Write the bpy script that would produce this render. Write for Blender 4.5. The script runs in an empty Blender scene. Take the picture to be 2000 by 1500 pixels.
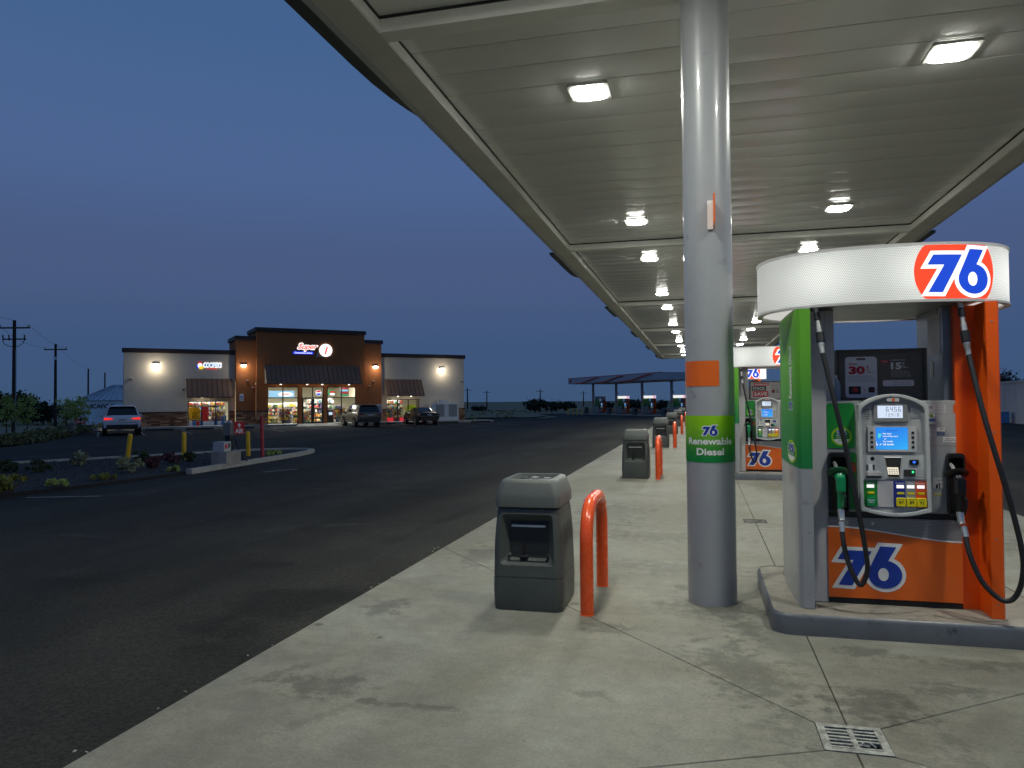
import bpy, bmesh, math, random
from mathutils import Matrix, Vector
random.seed(7)
SC = bpy.context.scene
COL = SC.collection
K = 1.15                      # plan units to metres
rad = math.radians

# ---------------------------------------------------------------- camera
cd = bpy.data.cameras.new('camera'); cam = bpy.data.objects.new('camera', cd); COL.objects.link(cam)
cd.sensor_fit = 'HORIZONTAL'; cd.sensor_width = 36; cd.lens = 36 * 1450 / 2000
cd.clip_start = 0.05; cd.clip_end = 4000
cam.matrix_world = (Matrix.Translation((0, 0, 1.5 * K)) @ Matrix.Rotation(rad(14.2), 4, 'Z')
                    @ Matrix.Rotation(rad(91.3), 4, 'X') @ Matrix.Rotation(-0.0086, 4, 'Z'))
SC.camera = cam

# ---------------------------------------------------------------- sky: dusk, the sun below the horizon behind the camera
w = bpy.data.worlds.new('World'); SC.world = w; w.use_nodes = True
nt = w.node_tree; nt.nodes.clear()
wo = nt.nodes.new('ShaderNodeOutputWorld'); bg = nt.nodes.new('ShaderNodeBackground')
tc = nt.nodes.new('ShaderNodeTexCoord'); sx = nt.nodes.new('ShaderNodeSeparateXYZ')
rp = nt.nodes.new('ShaderNodeValToRGB')
# dusk sky opposite the sunset: dim earth-shadow blue at the horizon, mauve belt, blue above
cr = rp.color_ramp; cr.interpolation = 'EASE'
stops = [(0.0, (0.046, 0.092, 0.185)), (0.06, (0.049, 0.093, 0.200)), (0.17, (0.067, 0.104, 0.222)),
         (0.30, (0.071, 0.129, 0.284)), (0.48, (0.055, 0.122, 0.272)), (1.0, (0.050, 0.108, 0.230))]
while len(cr.elements) < len(stops): cr.elements.new(0.5)
for e_, (p_, c_) in zip(cr.elements, stops): e_.position = p_; e_.color = (*c_, 1)
nt.links.new(tc.outputs['Generated'], sx.inputs[0]); nt.links.new(sx.outputs['Z'], rp.inputs[0])
nt.links.new(rp.outputs[0], bg.inputs['Color'])
nt.links.new(bg.outputs[0], wo.inputs['Surface'])
bg.inputs['Strength'].default_value = 1.0

SC.view_settings.view_transform = 'Standard'; SC.view_settings.look = 'None'
SC.view_settings.exposure = 0.0; SC.view_settings.gamma = 1.0; SC.view_settings.use_curve_mapping = False
SC.render.engine = 'CYCLES'
SC.cycles.use_denoising = True
SC.cycles.use_adaptive_sampling = True; SC.cycles.adaptive_threshold = 0.02
SC.cycles.max_bounces = 6; SC.cycles.diffuse_bounces = 3; SC.cycles.glossy_bounces = 3
SC.cycles.transparent_max_bounces = 10; SC.cycles.sample_clamp_indirect = 4.0
SC.cycles.caustics_reflective = False; SC.cycles.caustics_refractive = False

# ---------------------------------------------------------------- materials
def lin(h):
    h = h.lstrip('#'); o = []
    for i in (0, 2, 4):
        c = int(h[i:i+2], 16) / 255
        o.append(c / 12.92 if c <= .04045 else ((c + .055) / 1.055) ** 2.4)
    return tuple(o)
MATS = {}
def mat(name, col=(.5, .5, .5), rough=.5, metal=0., noise=None, bump=None, emit=None, es=0., spec=.5, coat=0., trans=0.):
    """noise = (scale, amount[, detail]) darkens and lightens; bump = (scale, strength)"""
    if name in MATS: return MATS[name]
    m = bpy.data.materials.new(name); m.use_nodes = True; MATS[name] = m
    n = m.node_tree.nodes; l = m.node_tree.links; b = n['Principled BSDF']
    if isinstance(col, str): col = lin(col)
    b.inputs['Base Color'].default_value = (*col, 1); b.inputs['Roughness'].default_value = rough
    b.inputs['Metallic'].default_value = metal; b.inputs['Specular IOR Level'].default_value = spec
    b.inputs['Coat Weight'].default_value = coat
    if emit is not None:
        if isinstance(emit, str): emit = lin(emit)
        b.inputs['Emission Color'].default_value = (*emit, 1); b.inputs['Emission Strength'].default_value = es
    t = None
    if noise or bump: t = n.new('ShaderNodeTexCoord')
    if noise:
        no = n.new('ShaderNodeTexNoise'); no.inputs['Scale'].default_value = noise[0]
        no.inputs['Detail'].default_value = noise[2] if len(noise) > 2 else 5; no.inputs['Roughness'].default_value = .62
        l.new(t.outputs['Object'], no.inputs['Vector'])
        r = n.new('ShaderNodeMapRange'); r.inputs[1].default_value = .3; r.inputs[2].default_value = .7
        r.inputs[3].default_value = 1 - noise[1]; r.inputs[4].default_value = 1 + noise[1]; l.new(no.outputs[0], r.inputs[0])
        v = n.new('ShaderNodeVectorMath'); v.operation = 'SCALE'; v.inputs[0].default_value = col
        l.new(r.outputs[0], v.inputs['Scale']); l.new(v.outputs[0], b.inputs['Base Color'])
        rr = n.new('ShaderNodeMapRange'); rr.inputs[1].default_value = .3; rr.inputs[2].default_value = .7
        rr.inputs[3].default_value = min(1, rough * 1.18); rr.inputs[4].default_value = rough * .85
        l.new(no.outputs[0], rr.inputs[0]); l.new(rr.outputs[0], b.inputs['Roughness'])
    if bump:
        nb = n.new('ShaderNodeTexNoise'); nb.inputs['Scale'].default_value = bump[0]; nb.inputs['Detail'].default_value = 4
        l.new(t.outputs['Object'], nb.inputs['Vector'])
        bp = n.new('ShaderNodeBump'); bp.inputs['Strength'].default_value = bump[1]; bp.inputs['Distance'].default_value = .01
        l.new(nb.outputs[0], bp.inputs['Height']); l.new(bp.outputs[0], b.inputs['Normal'])
    return m
def grad_mat(name, z0, z1, c0, c1, rough=.35):
    """printed wrap: colour runs from c0 at local height z0 to c1 at z1"""
    if name in MATS: return MATS[name]
    m = mat(name, c0, rough); n = m.node_tree.nodes; l = m.node_tree.links
    t = n.new('ShaderNodeTexCoord'); s = n.new('ShaderNodeSeparateXYZ'); r = n.new('ShaderNodeMapRange'); r.interpolation_type = 'SMOOTHSTEP'
    r.inputs[1].default_value = z0; r.inputs[2].default_value = z1
    x = n.new('ShaderNodeMixRGB'); x.inputs[1].default_value = (*lin(c0), 1); x.inputs[2].default_value = (*lin(c1), 1)
    l.new(t.outputs['Object'], s.inputs[0]); l.new(s.outputs['Z'], r.inputs[0]); l.new(r.outputs[0], x.inputs[0])
    l.new(x.outputs[0], n['Principled BSDF'].inputs['Base Color'])
    return m
def glow(name, col, s):
    return mat(name, (.02, .02, .02), .4, emit=col, es=s)
def perf_mat(name, col, hole, scale, emit=0., rough=.45, metal=0.):
    """sheet with fine round perforations in staggered rows (object x and z)"""
    if name in MATS: return MATS[name]
    m = mat(name, col, rough, metal); n = m.node_tree.nodes; l = m.node_tree.links; b = n['Principled BSDF']
    t = n.new('ShaderNodeTexCoord'); s = n.new('ShaderNodeSeparateXYZ'); l.new(t.outputs['UV'], s.inputs[0])
    def M(op, a, c=None):
        x = n.new('ShaderNodeMath'); x.operation = op
        for i, q in enumerate((a, c)):
            if q is None: continue
            if isinstance(q, (int, float)): x.inputs[i].default_value = q
            else: l.new(q, x.inputs[i])
        return x.outputs[0]
    v = M('MULTIPLY', s.outputs['Y'], scale * 1.15); row = M('FLOOR', v)
    off = M('MULTIPLY', M('MODULO', row, 2.), .5)
    u = M('ADD', M('MULTIPLY', s.outputs['X'], scale), off)
    du = M('SUBTRACT', M('FRACT', u), .5); dv = M('SUBTRACT', M('FRACT', v), .5)
    d2 = M('ADD', M('MULTIPLY', du, du), M('MULTIPLY', dv, dv))
    r = n.new('ShaderNodeMapRange'); r.inputs[1].default_value = .05; r.inputs[2].default_value = .11; l.new(d2, r.inputs[0])
    x = n.new('ShaderNodeMixRGB'); x.inputs[1].default_value = (*hole, 1); x.inputs[2].default_value = (*col, 1)
    l.new(r.outputs[0], x.inputs[0]); l.new(x.outputs[0], b.inputs['Base Color'])
    if emit:
        l.new(x.outputs[0], b.inputs['Emission Color']); b.inputs['Emission Strength'].default_value = emit
    return m
def glass_mat(name, tint=(.9, .95, .95), refl=.06, dark=0.):
    m = bpy.data.materials.new(name); m.use_nodes = True; n = m.node_tree.nodes; l = m.node_tree.links; n.clear()
    o = n.new('ShaderNodeOutputMaterial'); tr = n.new('ShaderNodeBsdfTransparent'); g = n.new('ShaderNodeBsdfGlossy')
    f = n.new('ShaderNodeFresnel'); f.inputs[0].default_value = 1.5; x = n.new('ShaderNodeMixShader')
    tr.inputs[0].default_value = (*[c * (1 - dark) for c in tint], 1); g.inputs['Roughness'].default_value = .02; g.inputs[0].default_value = (.9, .9, .9, 1)
    l.new(f.outputs[0], x.inputs[0]); l.new(tr.outputs[0], x.inputs[1]); l.new(g.outputs[0], x.inputs[2]); l.new(x.outputs[0], o.inputs[0])
    MATS[name] = m; return m

# ---------------------------------------------------------------- mesh building
ORG = {}
class MB:
    def __init__(s): s.v = []; s.f = []
    def add(s, vs, fs):
        o = len(s.v); s.v += [tuple(p) for p in vs]; s.f += [tuple(i + o for i in f) for f in fs]; return s
    def box(s, x0, x1, y0, y1, z0, z1):
        return s.add([(x0, y0, z0), (x1, y0, z0), (x1, y1, z0), (x0, y1, z0), (x0, y0, z1), (x1, y0, z1), (x1, y1, z1), (x0, y1, z1)],
                     [(0, 3, 2, 1), (4, 5, 6, 7), (0, 1, 5, 4), (1, 2, 6, 5), (2, 3, 7, 6), (3, 0, 4, 7)])
    def prism(s, poly, a, b, axis='z'):
        n = len(poly)
        mk = {'z': lambda p, h: (p[0], p[1], h), 'y': lambda p, h: (p[0], h, p[1]), 'x': lambda p, h: (h, p[0], p[1])}[axis]
        vs = [mk(p, a) for p in poly] + [mk(p, b) for p in poly]
        return s.add(vs, [tuple(range(n))[::-1], tuple(range(n, 2 * n))] + [(i, (i + 1) % n, n + (i + 1) % n, n + i) for i in range(n)])
    def ring(s, outer, inner, a, b, axis='y'):
        n = len(outer)
        mk = {'z': lambda p, h: (p[0], p[1], h), 'y': lambda p, h: (p[0], h, p[1]), 'x': lambda p, h: (h, p[0], p[1])}[axis]
        vs = [mk(p, h) for h in (a, b) for q in (outer, inner) for p in q]; fs = []
        for i in range(n):
            j = (i + 1) % n
            fs += [(i, j, n + j, n + i), (2*n + i, 3*n + i, 3*n + j, 2*n + j), (i, 2*n + i, 2*n + j, j), (n + i, n + j, 3*n + j, 3*n + i)]
        return s.add(vs, fs)
    def loft(s, rings, cap0=True, cap1=True, closed=True):
        n = len(rings[0]); vs = [p for r in rings for p in r]; fs = []
        for k in range(len(rings) - 1):
            for i in range(n if closed else n - 1):
                j = (i + 1) % n; fs.append((k*n + i, k*n + j, (k+1)*n + j, (k+1)*n + i))
        if cap0: fs.append(tuple(range(n))[::-1])
        if cap1: fs.append(tuple(range((len(rings)-1)*n, len(rings)*n)))
        return s.add(vs, fs)
    def tube(s, pts, r, n=10, cap=True, closed=False):
        pts = [Vector(p) for p in pts]; m = len(pts); rs = r if isinstance(r, (list, tuple)) else [r] * m
        rings = []; prev = None
        for i, p in enumerate(pts):
            if closed: t = pts[(i + 1) % m] - pts[i - 1]
            else: t = pts[min(i + 1, m - 1)] - pts[max(i - 1, 0)]
            t.normalize()
            if prev is None:
                prev = t.orthogonal().normalized()
            u = (prev - t * prev.dot(t)).normalized(); prev = u; q = t.cross(u)
            rings.append([tuple(p + (u * math.cos(a) + q * math.sin(a)) * rs[i]) for a in [2 * math.pi * k / n for k in range(n)]])
        if closed: rings.append(rings[0]); cap = False
        return s.loft(rings, cap, cap)
    def lathe(s, prof, cx=0., cy=0., n=20, cap=True):
        return s.loft([[(cx + r * math.cos(2*math.pi*k/n), cy + r * math.sin(2*math.pi*k/n), z) for k in range(n)] for r, z in prof], cap, cap)
    def disc(s, c, r, axis='y', n=24):
        vs = []
        for k in range(n):
            a = 2*math.pi*k/n; p, q = r*math.cos(a), r*math.sin(a)
            vs.append({'y': (c[0]+p, c[1], c[2]+q), 'z': (c[0]+p, c[1]+q, c[2]), 'x': (c[0], c[1]+p, c[2]+q)}[axis])
        return s.add(vs, [tuple(range(n))])
    def xf(s, M_):
        s.v = [tuple(M_ @ Vector(p)) for p in s.v]; return s

def root_of(o):
    while o.parent is not None: o = o.parent
    return o
def obj(name, mb, m, parent=None, smooth=0, bevel=0., seg=2, uv=None, norm=True):
    me = bpy.data.meshes.new(name)
    org = Vector(ORG.get(root_of(parent).name, (0, 0, 0))) if parent is not None else Vector((0, 0, 0))
    me.from_pydata([tuple(Vector(p) - org) for p in mb.v], [], mb.f)
    if norm or bevel:
        bm = bmesh.new(); bm.from_mesh(me)
        if norm: bmesh.ops.recalc_face_normals(bm, faces=bm.faces)
        if bevel:
            es = [e for e in bm.edges if len(e.link_faces) == 2 and e.calc_face_angle(0) > rad(40)]
            bmesh.ops.bevel(bm, geom=es, offset=bevel, segments=seg, affect='EDGES', profile=.6, clamp_overlap=True)
        bm.to_mesh(me); bm.free()
    if m is not None: me.materials.append(MATS[m] if isinstance(m, str) else m)
    if smooth:
        for p in me.polygons: p.use_smooth = True
        me.set_sharp_from_angle(angle=rad(smooth))
    if uv:
        ul = me.uv_layers.new(name='UVMap')
        for lp in me.loops:
            p = me.vertices[lp.vertex_index].co; ul.data[lp.index].uv = uv(p)
    o = bpy.data.objects.new(name, me); COL.objects.link(o)
    if parent is not None: o.parent = parent
    return o
def tag(o, label=None, cat=None, group=None, kind=None):
    if label: o['label'] = label
    if cat: o['category'] = cat
    if group: o['group'] = group
    if kind: o['kind'] = kind
    return o
def thing(name, label, cat, loc=(0, 0, 0), rz=0., group=None, org=None):
    o = bpy.data.objects.new(name, None); COL.objects.link(o); o.location = loc; o.rotation_euler = (0, 0, rz)
    o.empty_display_size = .2; tag(o, label, cat, group)
    if org is not None: ORG[o.name] = org
    return o
def kids(o): return [c for c in bpy.data.objects if c.parent is o]
def dup(root, loc, rz=0., label=None, group=None, skip=()):
    r = root.copy(); COL.objects.link(r); r.location = loc; r.rotation_euler = (0, 0, rz)
    if label: r['label'] = label
    if group: r['group'] = group
    for ch in kids(root):
        if ch.name.split('.')[0] in skip: continue
        c = ch.copy(); COL.objects.link(c); c.parent = r
        for g in kids(ch):
            d = g.copy(); COL.objects.link(d); d.parent = c
    if root.name in ORG: ORG[r.name] = ORG[root.name]
    return r
def lamp(name, kind, loc, energy, parent=None, col=(1, 1, 1), size=.3, rot=(0, 0, 0), spot=None, blend=.5):
    d = bpy.data.lights.new(name, kind); d.energy = energy; d.color = col
    if kind == 'AREA': d.shape = 'SQUARE'; d.size = size
    else: d.shadow_soft_size = size
    if kind == 'SPOT': d.spot_size = spot or rad(90); d.spot_blend = blend
    o = bpy.data.objects.new(name, d); COL.objects.link(o); o['kind'] = 'helper'
    if parent is not None:
        o.parent = parent; org = ORG.get(root_of(parent).name, (0, 0, 0)); loc = [a - b for a, b in zip(loc, org)]
    o.location = loc; o.rotation_euler = rot
    return o

# ---------------------------------------------------------------- lettering and flat print
_tx = {}
def text_geo(txt, h=1., bold=0., shear=0., space=1., w=None, line=1.):
    """filled outlines of a text, centred on its box, cap height h (or fitted to width w)"""
    key = (txt, bold, shear, space, line)
    if key not in _tx:
        cu = bpy.data.curves.new('lettering', 'FONT'); cu.body = txt; cu.size = 1; cu.offset = bold; cu.shear = shear
        cu.space_character = space; cu.space_line = line; cu.align_x = 'CENTER'; cu.resolution_u = 3; cu.fill_mode = 'FRONT'
        o = bpy.data.objects.new('lettering', cu); COL.objects.link(o)
        dg = bpy.context.evaluated_depsgraph_get(); me = o.evaluated_get(dg).to_mesh()
        vs = [(v.co.x, v.co.y) for v in me.vertices]; fs = [tuple(p.vertices) for p in me.polygons]
        o.evaluated_get(dg).to_mesh_clear(); bpy.data.objects.remove(o); bpy.data.curves.remove(cu)
        x0 = min(v[0] for v in vs); x1 = max(v[0] for v in vs); y0 = min(v[1] for v in vs); y1 = max(v[1] for v in vs)
        _tx[key] = ([(x - (x0 + x1)/2, y - (y0 + y1)/2) for x, y in vs], fs, x1 - x0, y1 - y0)
    vs, fs, W, H = _tx[key]
    s = (w / W) if w else h / H
    sy = (h / H) if (w and h) else s
    return [(x * s, y * sy) for x, y in vs], fs
def poly_geo(poly): return list(poly), [tuple(range(len(poly)))]
def shift(g, dx, dy): return [(x + dx, y + dy) for x, y in g[0]], g[1]
def join(*gs):
    vs, fs = [], []
    for g in gs:
        o = len(vs); vs += g[0]; fs += [tuple(i + o for i in f) for f in g[1]]
    return vs, fs
def rrect(x0, x1, y0, y1, r, n=4):
    o = []
    for cx, cy, a0 in ((x1-r, y0+r, -90), (x1-r, y1-r, 0), (x0+r, y1-r, 90), (x0+r, y0+r, 180)):
        for k in range(n + 1):
            a = rad(a0 + 90*k/n); o.append((cx + r*math.cos(a), cy + r*math.sin(a)))
    return o
def ell(cx, cy, rx, ry, n=28, a0=0, a1=360):
    m = n if abs(a1 - a0) >= 360 else n - 1
    return [(cx + rx*math.cos(rad(a0 + (a1-a0)*k/m)), cy + ry*math.sin(rad(a0 + (a1-a0)*k/m))) for k in range(n)]
def decal(name, g, f, m, parent=None, cut=0.):
    """flat print: 2-D outlines g laid on a surface by f(u, v) -> (x, y, z)"""
    vs, fs = g
    if cut:
        bm = bmesh.new(); bv = [bm.verts.new((x, y, 0)) for x, y in vs]
        for q in fs:
            try: bm.faces.new([bv[i] for i in q])
            except ValueError: pass
        x = min(v[0] for v in vs) + cut * .5; X = max(v[0] for v in vs)
        while x < X:
            bmesh.ops.bisect_plane(bm, geom=bm.verts[:] + bm.edges[:] + bm.faces[:], plane_co=(x, 0, 0), plane_no=(1, 0, 0)); x += cut
        bm.verts.index_update(); vs = [(v.co.x, v.co.y) for v in bm.verts]; fs = [tuple(v.index for v in q.verts) for q in bm.faces]; bm.free()
    return obj(name, MB().add([f(x, y) for x, y in vs], fs), m, parent, norm=False)
def offset_poly(p, d):
    """miter offset outwards of a counter-clockwise outline"""
    a = sum(p[i-1][0]*p[i][1] - p[i][0]*p[i-1][1] for i in range(len(p)))
    if a < 0: p = p[::-1]
    n = len(p); o = []
    for i in range(n):
        x0, y0 = p[i-1]; x1, y1 = p[i]; x2, y2 = p[(i+1) % n]
        e1 = Vector((x1-x0, y1-y0)).normalized(); e2 = Vector((x2-x1, y2-y1)).normalized()
        n1 = Vector((e1.y, -e1.x)); n2 = Vector((e2.y, -e2.x)); b = n1 + n2
        b = b / max(.35, b.length_squared / 2) if b.length else n1
        o.append((x1 + b.x*d, y1 + b.y*d))
    return o
SEVEN = [(.117, .877), (.748, .871), (.306, .041), (0, .05), (.347, .65), (-.01, .656)]
SIX = [(.93, .994), (1.278, .984), (1.095, .656)] + ell(1.025, .334, .37, .33, 22, 72, -205)
HOLE = ell(.99, .335, .115, .155, 16)
def mark76(h):
    """geometry of the italic 76: white outline, blue digits, white eye; centred, digit height h"""
    T = lambda P: [((x - .68) * h, (y - .5) * h) for x, y in P]
    out = join(poly_geo(T(offset_poly(SEVEN, .085))), poly_geo(T(offset_poly(SIX, .085))))
    six = T(SIX); hole = T(HOLE)
    return out, poly_geo(T(SEVEN)), poly_geo(six), poly_geo(hole)
def put76(h, f, parent, cut=0., lit=False):
    o, a, b, c = mark76(h); W, B = ('sign_white', 'sign_blue') if lit else ('print_white', 'print_blue')
    L = lambda d: (lambda u, v: f(u, v, d))
    decal('mark_outline', shift(o, 0, 0), L(.0010), W, parent, cut)
    decal('mark_digit', a, L(.0022), B, parent, cut); decal('mark_digit', b, L(.0030), B, parent, cut)
    decal('mark_eye', c, L(.0040), W, parent, cut)
ORD = ['first', 'second', 'third', 'fourth', 'fifth', 'sixth', 'seventh', 'eighth', 'ninth', 'tenth', 'eleventh', 'twelfth']
# ---------------------------------------------------------------- shared materials
mat('print_white', '#e4e4e0', .45); mat('print_blue', '#163a9c', .4); mat('print_black', '#16171a', .5); mat('print_red', '#c8262c', .5)
mat('print_grey', '#8a8c8c', .5); mat('print_dark', '#4a4a48', .5)
glow('sign_white', (1, 1, .97), 1.3); glow('sign_blue', lin('#0646d6'), 1.0); glow('sign_orange', lin('#f8421c'), 1.2)
mat('orange_panel', '#e0651a', .32, noise=(3, .06), coat=.2)
mat('orange_paint', '#f0561e', .28, noise=(6, .08), coat=.3)
mat('orange_column', '#ee5c0e', .35, noise=(4, .06))
mat('pump_grey', '#bcbebc', .42, noise=(5, .05)); mat('pump_light', '#c6c3c1', .45, noise=(4, .05)); mat('pump_mid', '#adadab', .45, noise=(6, .05))
mat('pump_dark', '#858584', .5); mat('pump_steel', '#7d858b', .32, .5, noise=(3, .08)); mat('black_plastic', '#141517', .42); mat('rubber', '#1d1d1e', .55, noise=(20, .2))
mat('chrome', '#cfcfca', .32, .7); mat('seam', '#2c2d2d', .8)
mat('bin_plastic', '#4e524e', .5, noise=(3, .12), bump=(260, .12)); mat('bin_lid', '#5a5d59', .48, noise=(4, .1), bump=(260, .12)); mat('bin_dark', '#2b2c2c', .6)
mat('column_paint', '#9b9da0', .34, noise=(2.2, .06), coat=.35)
mat('ceiling_white', '#e4e6e4', .17, noise=(.8, .05), bump=(9, .03)); mat('beam_white', '#ebece6', .5, noise=(1.3, .08))
mat('soffit_grey', '#cfcfc9', .6, noise=(1.2, .08)); mat('fascia_grey', '#b9bcc2', .5, noise=(.6, .06)); mat('fascia_red', '#e0362e', .45); mat('fascia_dark', '#4a4d4e', .55)
mat('fixture_white', '#d2d2cc', .5); glow('lamp_lens', (1, 1, .93), 54.)
mat('island_concrete', '#8f897c', .85, noise=(5, .2, 8), bump=(60, .2)); mat('island_steel', '#63666a', .38, .05, noise=(3, .15))
mat('kerb_concrete', '#9f9c93', .9, noise=(3, .18, 8), bump=(40, .3)); mat('sidewalk', '#a9a69c', .9, noise=(2, .12, 6))
mat('line_white', '#84847e', .8, noise=(6, .35, 8)); mat('yellow_paint', '#e0b01a', .45, noise=(5, .12)); mat('red_paint', '#a52a34', .45, noise=(4, .2))
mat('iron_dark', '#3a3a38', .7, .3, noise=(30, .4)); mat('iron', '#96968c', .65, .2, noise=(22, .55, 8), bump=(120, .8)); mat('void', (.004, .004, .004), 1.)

def wear(name, col, scale, lo, hi, rough=None):
    """chips and scuffs: patches of another colour where a fine noise peaks"""
    m = MATS[name]; n = m.node_tree.nodes; l = m.node_tree.links; b = n['Principled BSDF']
    t = n.new('ShaderNodeTexCoord'); no = n.new('ShaderNodeTexNoise'); no.inputs['Scale'].default_value = scale; no.inputs['Detail'].default_value = 9; no.inputs['Roughness'].default_value = .7
    l.new(t.outputs['Object'], no.inputs['Vector']); r = n.new('ShaderNodeMapRange'); r.inputs[1].default_value = lo; r.inputs[2].default_value = hi; l.new(no.outputs[0], r.inputs[0])
    x = n.new('ShaderNodeMixRGB'); x.inputs[2].default_value = (*lin(col), 1); s_ = b.inputs['Base Color']
    if s_.is_linked: l.new(s_.links[0].from_socket, x.inputs[1])
    else: x.inputs[1].default_value = s_.default_value
    l.new(r.outputs[0], x.inputs[0]); l.new(x.outputs[0], s_)
wear('orange_paint', '#8a4a30', 9, .66, .70); wear('column_paint', '#77787a', 5, .60, .72); wear('column_paint', '#8c8468', 14, .69, .74); wear('island_steel', '#3c3e40', 8, .6, .68); wear('island_steel', '#8f8a80', 15, .68, .72)
wear('bin_plastic', '#6e706a', 10, .64, .74); wear('bin_lid', '#7c7d76', 10, .62, .74); wear('orange_panel', '#b8521c', 7, .62, .75); wear('pump_grey', '#9c9b96', 8, .6, .74); wear('island_concrete', '#5f5a50', 5, .58, .70)
def smoothstep(a, b, x):
    t = max(0., min(1., (x - a) / (b - a))); return t * t * (3 - 2 * t)
def gz(x, y):
    t = smoothstep(58, 88, y); l = smoothstep(-37, -52, x) if x < -37 else 0.
    return -.45 * t - .62 * l * (1 - t)

# ---------------------------------------------------------------- ground, asphalt, concrete apron
def nodes(m): return m.node_tree.nodes, m.node_tree.links, m.node_tree.nodes['Principled BSDF']
def math_node(n, l, op, a, b=None, c=None):
    x = n.new('ShaderNodeMath'); x.operation = op
    for i, q in enumerate((a, b, c)):
        if q is None: continue
        if isinstance(q, (int, float)): x.inputs[i].default_value = q
        else: l.new(q, x.inputs[i])
    return x.outputs[0]
def noise_node(n, l, vec, scale, detail=6, rough=.6, dist=0.):
    x = n.new('ShaderNodeTexNoise'); x.inputs['Scale'].default_value = scale; x.inputs['Detail'].default_value = detail
    x.inputs['Roughness'].default_value = rough; x.inputs['Distortion'].default_value = dist; l.new(vec, x.inputs['Vector']); return x.outputs[0]
def mapr(n, l, v, a, b, c, d, smooth=True):
    x = n.new('ShaderNodeMapRange'); x.interpolation_type = 'SMOOTHSTEP' if smooth else 'LINEAR'
    for i, q in zip((1, 2, 3, 4), (a, b, c, d)): x.inputs[i].default_value = q
    l.new(v, x.inputs[0]); return x.outputs[0]
def mapping(n, l, vec, loc=(0, 0, 0), rot=(0, 0, 0), sc=(1, 1, 1)):
    x = n.new('ShaderNodeMapping'); x.inputs['Location'].default_value = loc; x.inputs['Rotation'].default_value = rot; x.inputs['Scale'].default_value = sc
    l.new(vec, x.inputs[0]); return x.outputs[0]

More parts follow.
